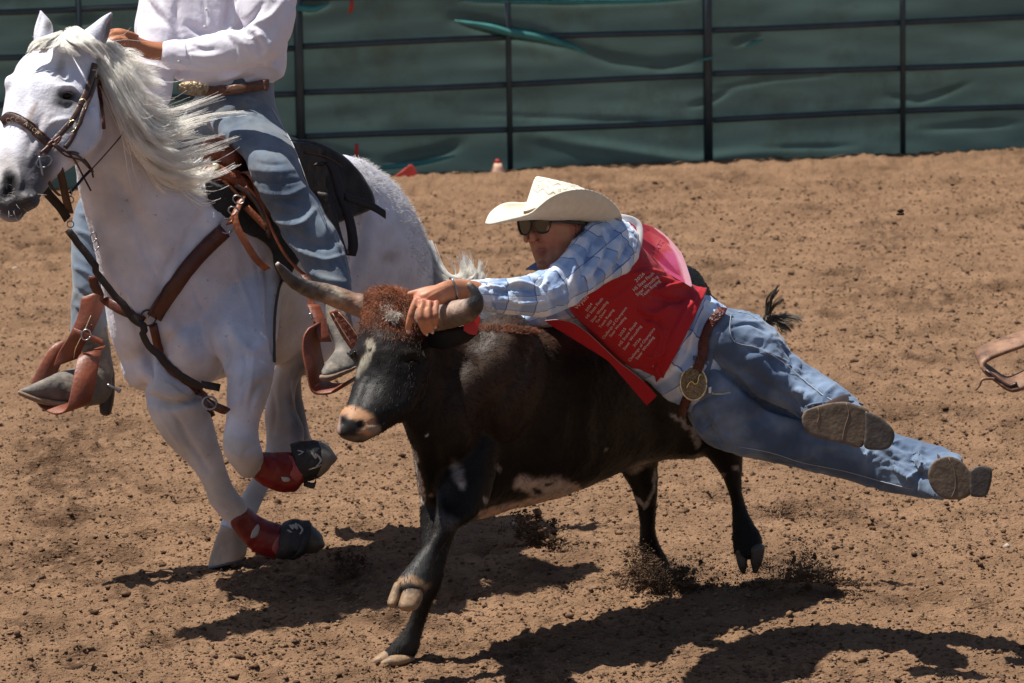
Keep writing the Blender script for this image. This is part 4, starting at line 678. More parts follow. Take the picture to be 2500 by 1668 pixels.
for pts, m, wd in (([(600, 455), (625, 480), (650, 530), (668, 570), (695, 620), (725, 655), (745, 672)], M_ltho, .006), ([(575, 452), (612, 478), (640, 520), (660, 580)], M_lthd, .010), ([(600, 505), (630, 535), (655, 560)], M_ltho, .012), ([(545, 440), (565, 460), (585, 480)], M_ltho, .006)):
    obj('saddle_string', MB().sweep([U(x, y, 15.385) for x, y in pts], (R3[:, 0] * .8 + R3[:, 1] * .5) * wd, .006), m, t)
obj('cinch', strap(BH, [(690, 670), (676, 720), (668, 800), (668, 885)], 7, .006, .006), mat('brown_cinch', (.10, .07, .05), .8, var=.3), t)
for pts, wd in (([(775, 405), (795, 395), (812, 410), (822, 440), (832, 480), (848, 520), (858, 560), (862, 600), (856, 625)], .024), ([(840, 480), (875, 492), (910, 505), (942, 525)], .018), ([(790, 470), (805, 520), (820, 575), (835, 620)], .03)):
    obj('saddle_string', MB().sweep([U(x, y, 15.52) for x, y in pts], (R3[:, 0] * .9 - R3[:, 1] * .1 if wd != .018 else R3[:, 1]) * wd * .8, .006), M_lthk, t)
# stirrups, worn on their leathers as parts of the saddle
def stirrup_band(par, pts, W, m, th=.008): return obj('stirrup', MB().sweep([U(*p) for p in pts], W, th, 5), m, par)
M_ost = mat('orange_leather', (.20, .046, .016), .5, var=.3, vs=16, bump=.4, bs=80, spec=.6, dirt=((.10, .028, .014), 9, .45, .7))
W = R3[:, 0] * .026 + R3[:, 1] * .016 + FW * .045
stirrup_band(t, [(775, 790, 15.2), (762, 812, 15.19), (760, 850, 15.18), (770, 900, 15.17), (780, 940, 15.17), (800, 950, 15.17), (835, 945, 15.17), (862, 925, 15.18)], W, M_ost)
obj('stirrup_leather', MB().sweep([U(765, 745, 15.25), U(778, 780, 15.22), U(790, 820, 15.2), U(795, 835, 15.2)], R3[:, 0] * .02 + FW * .01, .008), M_ost, t)
fd = rem(MB().slab([(803, 762), (822, 756), (845, 775), (880, 825), (885, 850), (868, 862), (850, 845), (825, 805)], 15.15, .012, 2, 3), .004, 1, lambda v: .0012 * fbm(v, 70, 2)); obj('fender', fd, M_tool, t); BF = bvh(fd)
obj('stitching', strap(BF, [(812, 765), (832, 800), (858, 840)], 1.5, .003, .002), M_stitch, t); obj('stitching', strap(BF, [(826, 762), (850, 788), (876, 826)], 1.5, .003, .002), M_stitch, t)
obj('keeper', MB().sweep([U(758, 765, 15.2), U(762, 780, 15.2)], R3[:, 0] * .006, .006), M_steel, t); obj('red_tie', MB().sweep([U(742, 672, 15.3), U(750, 690, 15.28), U(760, 740, 15.27), U(770, 760, 15.25)], R3[:, 0] * .012, .006), M_ost, t)
# far side stirrup at the left
W2 = R3[:, 0] * .03 + FW * .04
obj('fender', MB().sweep([U(232, 715, 15.72), U(222, 760, 15.72), U(200, 810, 15.72), U(175, 850, 15.74), U(162, 885, 15.75)], R3[:, 0] * .045 + R3[:, 1] * .016, .01), M_ost, t)
obj('leather_strap', MB().sweep([U(180, 808, 15.7), U(205, 818, 15.69), U(235, 830, 15.7), U(252, 838, 15.7)], R3[:, 1] * .011, .008), M_ost, t)
obj('buckle', ring(210, 818, 15.685, 11, .0028, 16, .3, 1.2), M_steel, t)
for (x, y) in ((224, 795), (196, 840)): obj('rivet', MB().ell(x, y, 15.705, 3.5, 3.5, .004), M_lthd, t)
obj('stitching', MB().sweep([U(222, 770, 15.708), U(205, 810, 15.708), U(185, 850, 15.712), U(180, 875, 15.73)], R3[:, 0] * .001, .002), M_stitch, t)
stirrup_band(t, [(168, 828, 15.84), (150, 845, 15.82), (128, 880, 15.8), (106, 930, 15.78), (112, 948, 15.78)], R3[:, 0] * .040 + R3[:, 1] * .012 + FW * .02, M_ost)
stirrup_band(t, [(228, 855, 15.74), (218, 870, 15.7), (208, 920, 15.66), (198, 970, 15.64), (186, 995, 15.64), (160, 1000, 15.66), (130, 985, 15.72), (110, 960, 15.76)], R3[:, 0] * .040 + R3[:, 1] * .014 + FW * .02, M_ost)
# ---------------------------------------------------------------- rider
def cloth(me, axis, amp, fa=14, fr=1.6, off=0., sharp=1.6, along=1.0):
    v = getv(me); n = getn(me); al, an, _ = limb(v, axis)
    P = np.stack([al * fa, np.cos(an) * fr, np.sin(an) * fr], -1) + noise(v, 4., off)[:, None] * .8
    r = 1 - np.abs(noise(P, 1., off)) * 2; r2 = 1 - np.abs(noise(P, 2.1, off + 9)) * 2
    f = np.sign(r) * np.abs(r) ** sharp + .4 * r2; m = np.clip(.5 + 1.2 * fbm(v, 5., 2, off + 3), 0.15, 1.3)
    setv(me, v + n * (amp * (f - .5) * m)[:, None])
M_wsh = mat('white_shirt', (.74, .71, .79), .75, var=.04, vs=8, bump=.35, bs=45, bd=.006, sheen=.2, spec=.3)
M_skin = mat('tanned_skin', (.40, .155, .075), .5, var=.14, vs=28, bump=.25, bs=220, bd=.001, spec=.4, sss=.15)
M_nail = mat('nail', (.62, .38, .30), .35, var=.05, bump=0)
def denim(name, lo, hi, dirt=None): return mat(name, lo, .85, var=.22, vs=7, bump=.5, bs=260, bd=.0015, sheen=.25, spec=.2, col2=hi, dirt=dirt, stretch=(1, 1, 1))
M_jeanr = denim('washed_denim', (.085, .12, .175), (.14, .175, .22), ((.20, .19, .165), 6, .48, .7))
M_bootg = mat('dusty_boot', (.13, .115, .10), .7, var=.3, vs=22, bump=.6, bs=60, dirt=((.32, .26, .2), 12, .5, .7)); M_bootd = mat('dark_boot', (.035, .022, .016), .55, var=.3, bump=.4); M_sole = mat('boot_sole', (.24, .16, .11), .7, var=.3, vs=18, bump=.4, bs=60)
P0 = G(620, 1420)
T_r = thing('person', 'rider in white long sleeved shirt and faded jeans sitting on the white horse', 'person', (P0[0], P0[1], 0))
# body (head and neck stand above the frame), hands, forearms
rb = MB(); rb.loft([(470, -190, 600, -190, 15.62, .07), (472, -240, 590, -240, 15.6, .06)], 20, 4)
rb.loft([(452, -250, 580, -250, 15.56, .085), (440, -310, 600, -310, 15.56, .1), (448, -370, 600, -370, 15.58, .1), (480, -400, 580, -400, 15.6, .07)], 24, 5); rb.ell(446, -308, 15.5, 12, 16, .02)
rb.loft([(430, -150, 650, -150, 15.65, .11), (440, 0, 660, 0, 15.68, .1), (500, 200, 640, 200, 15.7, .1), (520, 300, 640, 300, 15.66, .1)], 20, 4)
rb.loft([(470, 108, 470, 160, 15.41, .03), (404, 103, 405, 150, 15.41, .03), (362, 99, 360, 145, 15.4, .028), (330, 86, 328, 132, 15.38, .032), (298, 80, 296, 122, 15.36, .034), (275, 86, 278, 115, 15.35, .028)], 18, 4)
for pts in ([(305, 86, 15.34, 10), (278, 84, 15.32, 9.5), (262, 94, 15.31, 9), (266, 110, 15.33, 8), (282, 116, 15.35, 7)], [(310, 100, 15.32, 10), (284, 98, 15.3, 9.5), (268, 106, 15.3, 9), (274, 120, 15.32, 8), (290, 124, 15.34, 7)], [(314, 114, 15.32, 9), (292, 114, 15.3, 9), (278, 122, 15.3, 8.5), (288, 132, 15.32, 7.5), (300, 130, 15.34, 7)],
            [(320, 126, 15.33, 8), (302, 130, 15.31, 8), (294, 138, 15.32, 7.5), (306, 144, 15.34, 7)], [(335, 92, 15.36, 9), (310, 82, 15.34, 9), (286, 76, 15.34, 8.5), (266, 80, 15.36, 7)]): rb.ptube(pts, 12, 4)
rb.loft([(360, 200, 400, 205, 15.55, .03), (352, 240, 392, 248, 15.5, .028), (345, 262, 385, 272, 15.47, .03), (350, 285, 380, 290, 15.45, .026)], 16, 4)
for k in range(4): rb.ptube([(352 + k * 9, 284, 15.43, 6), (350 + k * 9, 300, 15.41, 6), (358 + k * 8, 306, 15.43, 5)], 10, 3)
rb.ptube([(350, 262, 15.44, 7), (338, 276, 15.42, 7), (340, 292, 15.42, 6)], 10, 3)
rm = remesh(rb, .0055, 3); sculpt(rm, [([(400, 120), (340, 108), (300, 96)], 6, .003), ([(300, 88), (296, 120)], 4, -.003)]); obj('body', rm, M_skin, T_r)
# shirt
rs = MB(); rs.loft([(370, -195, 690, -190, 15.66, .12), (346, -110, 716, -110, 15.67, .15), (340, 0, 716, 0, 15.68, .155), (328, 70, 702, 70, 15.68, .155), (345, 120, 700, 118, 15.68, .15), (405, 165, 700, 158, 15.69, .15), (425, 192, 690, 185, 15.7, .145), (470, 204, 662, 203, 15.7, .13)], 40, 6, 2.2)
rs.loft([(575, -170, 735, -150, 15.5, .09), (568, -70, 726, -50, 15.44, .085), (572, 10, 722, 40, 15.4, .08), (590, 55, 700, 110, 15.38, .075), (590, 70, 665, 152, 15.37, .068), (553, 72, 585, 170, 15.38, .058), (505, 84, 515, 175, 15.39, .052), (455, 95, 462, 172, 15.4, .045), (407, 99, 412, 163, 15.41, .042)], 26, 6)
rs.loft([(335, 60, 450, 80, 15.6, .07), (326, 140, 430, 160, 15.56, .062), (332, 190, 422, 208, 15.53, .055), (342, 226, 416, 244, 15.52, .048)], 22, 6)
rsm = remesh(rs, .0065, 3)
ax = [U(640, -170, 15.5), U(650, 30, 15.4), U(630, 115, 15.38), (U(410, 130, 15.4))]
cloth(rsm, ax, .007, 11, 1.3, 3.)
sculpt(rsm, [([(453, 98), (460, 130), (462, 168)], 4, -.006), ([(500, -20), (512, 40), (514, 72)], 4, .004), ([(490, -20), (500, 40), (502, 72)], 2.5, -.004), ([(560, 74), (590, 100), (612, 128)], 9, .010), ([(545, 80), (570, 110), (580, 145)], 6, -.010), ([(600, 66), (640, 92), (660, 130)], 9, .010), ([(595, 78), (630, 105), (640, 140)], 6, -.010), ([(640, 10), (610, 50), (575, 72)], 8, -.016),
             ([(570, -20), (560, 30), (550, 70)], 9, -.018), ([(690, 0), (660, 40), (610, 60)], 8, .010), ([(345, -20), (370, 20), (400, 55)], 6, -.008), ([(380, 0), (410, 40), (430, 90)], 8, .009), ([(430, 10), (428, 40), (440, 80)], 10, -.012), ([(600, 170), (570, 185), (540, 194)], 7, .016), ([(620, 185), (590, 196), (560, 198)], 4, -.010), ([(415, 172), (440, 185), (470, 190)], 8, .012), ([(640, 150), (670, 165), (690, 190)], 9, .012),
             ([(330, 150), (370, 160), (410, 172)], 5, .008), ([(335, 175), (375, 182), (412, 195)], 5, -.008), ([(340, 200), (378, 205), (412, 215)], 5, .008), ([(470, 112), (500, 122), (530, 120)], 5, -.007), ([(465, 135), (500, 140), (540, 134)], 6, .008), ([(660, -20), (690, 20), (700, 80)], 14, .01), ([(460, 60), (490, 78), (520, 82)], 8, -.02)])
obj('shirt', rsm, M_wsh, T_r); BRS = bvh(rsm)
for x, y in ((504, 23), (500, 66), (437, 150)): obj('shirt_button', MB().ell(x, y, dz(BRS, x, y, .003, 15.5), 4, 4, .002), mat('pearl_button', (.7, .68, .68), .2, var=.05, bump=0), T_r)
obj('cuff_seam', MB().sweep([U(x, y, dz(BRS, x, y, .002, 15.4)) for x, y in ((451, 100), (455, 130), (457, 165))], R3[:, 0] * .0012, .003), mat('shirt_seam', (.45, .42, .5), .8), T_r)
# jeans
rj = MB(); rj.loft([(490, 200, 668, 195, 15.7, .125), (482, 250, 672, 245, 15.69, .14), (500, 300, 688, 300, 15.64, .14), (545, 345, 712, 345, 15.54, .13), (588, 378, 728, 385, 15.44, .11), (606, 408, 738, 425, 15.39, .095), (624, 455, 760, 468, 15.38, .09), (648, 503, 786, 512, 15.38, .085), (676, 545, 818, 555, 15.37, .085), (700, 590, 838, 602, 15.36, .08), (735, 645, 850, 650, 15.34, .075), (764, 690, 858, 700, 15.32, .072), (778, 725, 858, 730, 15.31, .07)], 34, 6)
rj.loft([(480, 230, 640, 230, 15.78, .13), (430, 300, 560, 330, 15.9, .12), (330, 380, 470, 420, 15.98, .1), (230, 440, 330, 480, 15.95, .09), (192, 490, 285, 520, 15.9, .085), (176, 540, 272, 570, 15.87, .08), (173, 600, 270, 620, 15.85, .075), (176, 690, 268, 700, 15.83, .072), (173, 780, 262, 785, 15.82, .07), (171, 815, 258, 820, 15.82, .07)], 26, 6)
rjm = remesh(rj, .007, 3)
cloth(rjm, [U(570, 220, 15.7), U(660, 390, 15.45), U(740, 560, 15.37), U(820, 720, 15.3)], .005, 12, 1.5, 21.)
sculpt(rjm, [([(620, 395), (660, 402), (700, 400)], 5, -.006), ([(612, 412), (660, 420), (715, 415)], 7, .007), ([(622, 440), (670, 448), (735, 440)], 5, -.008), ([(640, 470), (700, 478), (748, 455)], 9, .012), ([(655, 500), (690, 485), (740, 500)], 8, -.012), ([(665, 530), (700, 548), (740, 545), (765, 515)], 9, .020), ([(670, 515), (710, 525), (750, 505)], 9, -.014),
             ([(690, 570), (730, 610), (790, 635), (835, 625)], 8, .016), ([(700, 560), (750, 590), (800, 600), (820, 580)], 14, -.016), ([(760, 470), (775, 500), (790, 530)], 8, .012), ([(790, 540), (810, 575), (825, 610)], 8, .010), ([(740, 655), (790, 680), (840, 690)], 9, .010), ([(560, 235), (610, 240), (655, 262)], 7, .010), ([(540, 290), (590, 262), (640, 268)], 8, -.008), ([(550, 320), (620, 330)], 10, .006),
             ([(180, 560), (215, 575), (240, 600)], 7, .012), ([(178, 600), (205, 625), (235, 640)], 7, -.010), ([(178, 650), (210, 665), (240, 690)], 8, .012), ([(176, 700), (205, 720), (235, 735)], 6, -.010), ([(176, 740), (200, 755), (225, 780)], 7, .010), ([(190, 520), (215, 530), (230, 548)], 7, .010)], .85, .8)
obj('jeans', rjm, M_jeanr, T_r); BRJ = bvh(rjm)
M_thr = mat('denim_stitch', (.42, .44, .46), .8); obj('seam', strap(BRJ, [(662, 262), (690, 310), (715, 355), (735, 405), (752, 455)], 2, .002, .002), M_thr, T_r)
M_belt = mat('tooled_belt', (.10, .035, .018), .45, var=.4, vs=40, bump=1, bs=70, bd=.006)
bp_ = [(500, 222), (540, 222), (580, 218), (620, 211), (655, 206)]; bl = obj('belt', MB().sweep([U(x, y, dz(BRJ, x, y + 8, .02, 15.6)) for x, y in bp_], R3[:, 1] * .017, .008), M_belt, T_r)
obj('buckle', remesh(MB().ell(472, 216, 15.52, 42, 19, .012, 4), .004, 1), mat('old_silver', (.22, .17, .11), .4, var=.5, vs=70, bump=1.2, bs=90, bd=.006, metal=1), bl); obj('loop', MB().sweep([U(646, 196, 15.5), U(650, 222, 15.5)], R3[:, 0] * .006, .006), M_belt, bl)
obj('buckle_plate', MB().ell(578, 217, dz(BRJ, 578, 222, .03, 15.6), 24, 11, .005, -2), mat('leather_tip', (.16, .075, .04), .4, var=.3, bump=.6), bl)
# boots
def boot2(name, secs, sole, m, par, disp=.0015):
    bm_ = remesh(MB().loft(secs, 24, 6, 2.2), .0055, 3); displace(bm_, lambda v: disp * fbm(v, 30, 2)); o = obj(name, bm_, m, par); obj('sole', remesh(MB().loft(sole, 20, 5, 2.6), .0045, 1), M_sole, o); return o
boot2('boot', [(790, 720, 850, 722, 15.3, .05), (800, 800, 862, 802, 15.26, .045), (818, 848, 876, 860, 15.22, .042), (808, 868, 868, 900, 15.17, .045), (796, 884, 836, 916, 15.13, .042), (785, 904, 806, 925, 15.1, .03)], [(872, 892, 862, 906, 15.18, .04), (840, 903, 836, 918, 15.14, .042), (806, 914, 806, 931, 15.1, .038), (782, 915, 786, 930, 15.08, .022)], M_bootg, T_r)
bt = boot2('boot', [(190, 790, 262, 800, 15.82, .05), (200, 850, 272, 870, 15.82, .048), (195, 888, 278, 920, 15.8, .046), (176, 898, 262, 985, 15.78, .045), (136, 912, 150, 985, 15.74, .045), (92, 932, 98, 976, 15.7, .036), (50, 950, 54, 964, 15.67, .016)], [(222, 975, 222, 992, 15.77, .04), (150, 978, 150, 996, 15.74, .046), (98, 968, 98, 986, 15.7, .04), (46, 953, 48, 966, 15.66, .018)], M_bootg, T_r)
obj('boot_heel', remesh(MB().loft([(240, 905, 280, 910, 15.81, .035), (241, 960, 280, 965, 15.8, .035), (243, 1004, 272, 1008, 15.79, .033)], 18, 4, 2.6), .005, 1), M_bootd, bt)
obj('spur', MB().tube([U(262, 940, 15.76), U(280, 948, 15.76), U(294, 956, 15.76)], [.006, .005, .009], 8), M_steel, bt)
# hat above the frame
M_straw = mat('straw_hat', attr=True, rough=.7, var=.06, vs=50, bump=.5, bs=170, bd=.002, trans=.07)
a_ = np.linspace(0, 2 * math.pi, 36, endpoint=False); R = []
for s_, z_ in ((1.0, .03), (1.02, .024), (.8, -.01), (.5, 0), (.47, .05), (.42, .12), (.3, .13), (.05, .11)):
    R.append([U(525 + 175 * s_ * math.cos(b), -352, 15.6) + FW * .17 * s_ * math.sin(b) + R3[:, 1] * (z_ + (.05 * abs(math.cos(b)) ** 3 if s_ > .75 else 0)) for b in a_])
hm = remesh(MB().rings(R + [[p - R3[:, 1] * .01 for p in r] for r in R[::-1]], True), .007, 2); paint(hm, (.62, .54, .38), []); obj('hat', hm, M_straw, T_r)
DOFF = 0.0
# ---------------------------------------------------------------- steer wrestler
P0 = G(1500, 1500)
T_m = thing('person', 'steer wrestler in straw hat, sunglasses and red vest stretched out over the steer', 'person', (P0[0], P0[1] + .2, 0))
mb = MB()
mb.loft([(1300, 512, 1410, 518, 14.53, .06), (1278, 531, 1433, 538, 14.51, .083), (1278, 552, 1430, 560, 14.5, .086), (1287, 580, 1418, 588, 14.5, .083), (1296, 606, 1404, 612, 14.5, .074), (1304, 632, 1388, 636, 14.49, .064), (1313, 650, 1368, 654, 14.48, .05), (1322, 660, 1354, 662, 14.47, .035)], 32, 6, 2.15)
mb.loft([(1350, 560, 1440, 560, 14.56, .07), (1345, 630, 1440, 590, 14.6, .065), (1370, 690, 1480, 620, 14.66, .07)], 22, 4)                                  # neck
mb.ptube([(1300, 553, 14.44, 6), (1299, 568, 14.425, 6.5), (1301, 580, 14.405, 9), (1303, 588, 14.408, 9.5)], 14, 5); mb.ell(1293, 588, 14.43, 6, 5, .008); mb.ell(1312, 590, 14.425, 6, 5, .008)   # nose
mb.ell(1321, 611, 14.43, 15, 4.5, .013, -2); mb.ell(1321, 619, 14.432, 14, 4.5, .012, -2); mb.ell(1324, 648, 14.44, 15, 11, .018)                             # lips, chin
mb.ell(1300, 541, 14.45, 24, 6, .02, -3); mb.ell(1345, 584, 14.44, 26, 16, .02); mb.ell(1285, 580, 14.46, 8, 14, .02)                                       # brow, cheeks
mb.loft([(1398, 540, 1418, 538, 14.44, .01), (1397, 556, 1420, 556, 14.435, .014), (1400, 572, 1412, 576, 14.44, .01)], 14, 4)                                 # ear
# forearm and hand
mb.tube([U(1430, 650, 14.66), U(1500, 610, 14.66), U(1450, 640, 14.5), U(1385, 680, 14.4), U(1320, 718, 14.29), U(1250, 722, 14.23), U(1180, 715, 14.19)], .022, 14, 4); mb.tube([U(1440, 640, 14.68), U(1550, 750, 14.82), U(1730, 885, 14.96), U(1850, 900, 14.94), U(1985, 970, 14.88)], .04, 14, 4); mb.tube([U(1730, 900, 14.98), U(1850, 1040, 15.0), U(2100, 1110, 14.94), U(2230, 1145, 14.85)], .03, 14, 4)
mb.loft([(1190, 690, 1190, 745, 14.2, .035), (1148, 684, 1149, 732, 14.16, .028), (1116, 681, 1119, 736, 14.13, .026), (1086, 686, 1092, 742, 14.1, .026), (1056, 699, 1072, 745, 14.08, .025), (1028, 710, 1050, 747, 14.07, .023), (1012, 722, 1032, 744, 14.07, .018)], 22, 5)
for pts in ([(1018, 730, 14.055, 9.5), (1009, 750, 14.045, 8.6), (1003, 770, 14.045, 8.8), (998, 790, 14.05, 8), (996, 808, 14.065, 6.8)], [(1032, 734, 14.045, 9.5), (1027, 755, 14.03, 8.6), (1026, 776, 14.025, 9), (1031, 797, 14.035, 8), (1040, 815, 14.06, 6.8)],
            [(1049, 736, 14.045, 9.5), (1046, 756, 14.03, 8.6), (1046, 776, 14.025, 8.8), (1050, 796, 14.04, 7.8), (1055, 811, 14.06, 6.6)], [(1066, 737, 14.05, 8.8), (1064, 755, 14.035, 7.6), (1064, 772, 14.03, 7.8), (1063, 786, 14.045, 7), (1062, 798, 14.06, 6)],
            [(1075, 704, 14.09, 10), (1045, 708, 14.08, 9.5), (1018, 714, 14.08, 8.5), (996, 719, 14.09, 7)]): mb.ptube(pts, 14, 5)
mm = remesh(mb, .0038, 3)
sculpt(mm, [([(1311, 575), (1318, 590), (1334, 604)], 5, -.004), ([(1306, 614.5), (1321, 615.5), (1336, 615)], 2, -.006), ([(1308, 632), (1322, 634), (1336, 630)], 5, -.006), ([(1300, 595), (1303, 604)], 3, -.003), ([(1350, 600), (1356, 630)], 10, -.004), ([(1405, 548), (1406, 566)], 3, -.005),
            ([(1026, 728)], 8, .004), ([(1044, 731)], 8, .004), ([(1062, 732)], 7, .003), ([(1024, 738), (1022, 748)], 3, -.003), ([(1041, 742), (1040, 752)], 3, -.003), ([(1057, 742), (1056, 752)], 3, -.003), ([(1100, 700), (1060, 718), (1044, 730)], 4, .0025), ([(1100, 708), (1078, 724), (1063, 732)], 4, .002), ([(1100, 695), (1060, 708), (1030, 724)], 4, .002),
            ([(1003, 768), (1010, 772)], 5, .002), ([(1021, 776), (1031, 778)], 5, .002), ([(1041, 776), (1051, 777)], 5, .002)])
M_skina = mat('face_skin', attr=True, rough=.5, var=.14, vs=40, bump=.35, bs=200, bd=.0015, spec=.4, sss=.12)
paint(mm, (.47, .205, .115), [(1340, 640, 60, 26, -20, (.34, .15, .09), .8), (1321, 615, 16, 8, 0, (.34, .10, .075), .4), (1340, 592, 30, 20, 0, (.44, .15, .085), .8), (1302, 586, 9, 8, 0, (.42, .14, .085), .6), (1405, 555, 14, 20, 0, (.36, .12, .07), .6), ([(1010, 730), (1030, 728), (1048, 731), (1066, 736)], 8, (.47, .17, .10), .8), ([(1003, 770), (1026, 776), (1046, 776), (1064, 772)], 6, (.30, .12, .07), .8), (1350, 530, 90, 14, 0, (.3, .13, .08), .8)], 2, 40)
obj('body', mm, M_skina, T_m); BM = bvh(mm)
obj('fingernail', MB().ell(997, 809, dz(BM, 997, 809, .001, 14.05), 5, 6, .002), M_nail, T_m)
for x, y in ((1042, 817), (1056, 812), (1063, 799)): obj('fingernail', MB().ell(x, y, dz(BM, x, y - 2, .0005, 14.05), 3.6, 4, .002), M_nail, T_m)
obj('bracelet', MB().tube([U(1098, 679, 14.14), U(1104, 682, 14.105), U(1112, 700, 14.095), U(1116, 718, 14.097), U(1119, 737, 14.12), U(1120, 739, 14.15), U(1110, 700, 14.17), U(1098, 679, 14.14)], .0032, 8), M_steel, T_m)
M_hairm = mat('dark_hair', (.03, .018, .012), .5, var=.3, bump=0)
hair('hair', fur(mm, 1500, .02, np.array((.5, .1, -.6)), lambda c, n: ((px(c)[0] > 1400) & (px(c)[0] < 1438) & (px(c)[1] < 590) & (px(c)[1] > 520)) * 1., .3, 4, .2), M_hairm, T_m, .0006, .0003)
# sunglasses
t = thing('sunglasses', 'black framed dark sunglasses on the wrestler face', 'sunglasses', U(1300, 555, 14.4)); t.parent = None
T_g = t; M_frame = mat('black_frame', (.008, .008, .008), .22, var=0, bump=0, spec=.6); M_lens = mat('dark_lens', (.012, .014, .009), .06, var=0, bump=0, spec=.7, coat=.6)
LA = [(1264, 541), (1275, 536), (1290, 537), (1296, 541), (1293, 560), (1287, 571), (1275, 573), (1268, 563)]; LB = [(1303, 540), (1318, 536), (1338, 537), (1344, 541), (1342, 558), (1333, 568), (1316, 568), (1308, 560)]
gdf = lambda x, y: -.012 + abs(x - 1302) * (.00035 if x > 1302 else .0012) + (y - 550) * .0002
for L_ in (LA, LB):
    obj('lens', MB().slab(L_, 14.415, .003, 1, 3, gdf), M_lens, t)
    pp = catmull(L_ + L_[:2], 3); obj('lens_rim', MB().tube([U(x, y, 14.413 + gdf(x, y)) for x, y in pp], .0026, 8, sub=False), M_frame, t)
obj('bridge', MB().tube([U(1292, 541, 14.405), U(1300, 539, 14.40), U(1306, 541, 14.403)], .003, 8), M_frame, t)
obj('temple', MB().sweep([U(1342, 540, 14.42), U(1375, 541, 14.405), U(1400, 543, 14.41), U(1425, 546, 14.44)], R3[:, 1] * .0055, .004), M_frame, t)
obj('temple', MB().sweep([U(1264, 541, 14.45), U(1270, 541, 14.52), U(1290, 541, 14.6)], R3[:, 1] * .005, .004), M_frame, t)
# straw hat
T_hat = thing('straw_hat', 'cream straw cowboy hat with curled brim on the wrestler head', 'hat', U(1360, 500, 14.5))
edge = [(1185, 545, 14.36), (1200, 546, 14.31), (1240, 537, 14.29), (1290, 524, 14.27), (1315, 506, 14.26), (1342, 485, 14.27), (1373, 471, 14.29), (1407, 465, 14.32), (1440, 467, 14.36), (1470, 478, 14.41), (1497, 497, 14.47), (1514, 520, 14.54), (1519, 540, 14.6),
        (1508, 536, 14.7), (1470, 515, 14.8), (1420, 492, 14.85), (1370, 484, 14.86), (1320, 487, 14.83), (1279, 497, 14.76), (1250, 496, 14.68), (1222, 502, 14.58), (1196, 522, 14.45)]
E = catmull(edge + edge[:1], 3)[:-1]; nE = len(E)
def hat_base(k):   # matching point on the base of the crown
    x, y, d = E[k]; a = math.atan2((d - 14.55) / .29, (x - 1352) / 167.); return np.array((1360 + 82 * math.cos(a), 530 + 7 * math.cos(a) - 10 * math.sin(a), 14.55 + .105 * math.sin(a))), a
rings = []
for q in (0, .2, .45, .7, .88, 1.0):
    r = []
    for k in range(nE):
        b, a = hat_base(k); e = E[k]; p = b * (1 - q) + e * q; sag = math.sin(q * math.pi) * (14 * min(1, max(0.0, (E[k][0] - 1290) / 90)) if math.sin(a) < 0 else 5)
        p = p + np.array((0, sag, (-.03 if math.sin(a) < 0 else .03) * math.sin(q * math.pi))); r.append(U(*p))
    rings.append(r)
rings = np.array(rings); up = R3[:, 1] * .0035
brim = MB().rings(list(rings + up) + [rings[-1] * .5 + (rings[-1]) * .5] + list((rings - up)[::-1]), False)
top = []
for (xl, yl, xr, yr, dd, h) in [(1278, 524, 1442, 541, 14.55, .105), (1283, 502, 1444, 522, 14.55, .103), (1290, 480, 1446, 500, 14.55, .098), (1297, 458, 1445, 482, 14.55, .09), (1303, 440, 1438, 468, 14.55, .078), (1308, 431, 1428, 458, 14.55, .066), (1316, 427, 1415, 450, 14.55, .05), (1325, 430, 1400, 448, 14.55, .035)]:
    A, B = U(xl, yl, dd), U(xr, yr, dd); c = (A + B) / 2; top.append([c + math.cos(t_) * (B - A) / 2 + math.sin(t_) * h * FW for t_ in np.linspace(0, 2 * math.pi, 36, endpoint=False)])
top = np.array(top); top[-1] -= R3[:, 1] * .022; top[-2] -= R3[:, 1] * .004
cr = MB().rings(list(top) + [top[-1].mean(0)[None] + (top[-1] - top[-1].mean(0)) * .3 - R3[:, 1] * .012])
brm = brim.mesh(); paint(brm, (.74, .68, .54), []); obj('brim', brm, M_straw, T_hat)
crm = remesh(cr, .005, 2); sculpt(crm, [([(1345, 445), (1400, 452), (1440, 470)], 8, -.010), ([(1318, 470), (1330, 450)], 10, -.005)]); paint(crm, (.80, .75, .63), []); obj('crown', crm, M_straw, T_hat); BC = bvh(crm)
obj('hat_band', MB().sweep([U(1278, 519, dz(BC, 1280, 516, .004, 14.5)), U(1290, 517, dz(BC, 1291, 515, .004, 14.5)), U(1305, 512, dz(BC, 1305, 512, .004, 14.5)), U(1325, 508, dz(BC, 1325, 508, .004, 14.5)), U(1350, 510, dz(BC, 1350, 508, .004, 14.5))], R3[:, 1] * .0045, .003), mat('band_brown', (.12, .08, .04), .6, var=.3), T_hat)
M_vent = mat('vent_hole', (.10, .07, .04), .8, var=0, bump=0)
vb = MB()
def vents(row, n):
    for k, (x, y) in enumerate(catmull(row, n)):
        yy = y + (k % 6 - 2.5) * (1.8 if (k // 6) % 2 == 0 else -1.8); d_ = dz(BC, x, yy, .0012, 14.45); vb.tube([U(x, yy - .9, d_), U(x, yy + .9, d_)], .0009, 5, sub=False)
vents([(1303, 440), (1330, 440), (1355, 450), (1380, 458), (1410, 463)], 10); vents([(1300, 466), (1320, 465), (1340, 470), (1358, 476)], 9)
for cx, cy in ((1311, 453), (1336, 455), (1364, 462)):
    for dx_, dy_ in ((0, 0), (4, 0), (0, 4), (4, 4)): d_ = dz(BC, cx + dx_, cy + dy_, .0012, 14.45); vb.tube([U(cx + dx_, cy + dy_ - .8, d_), U(cx + dx_, cy + dy_ + .8, d_)], .0009, 5, sub=False)
obj('vent_holes', vb, M_vent, T_hat)
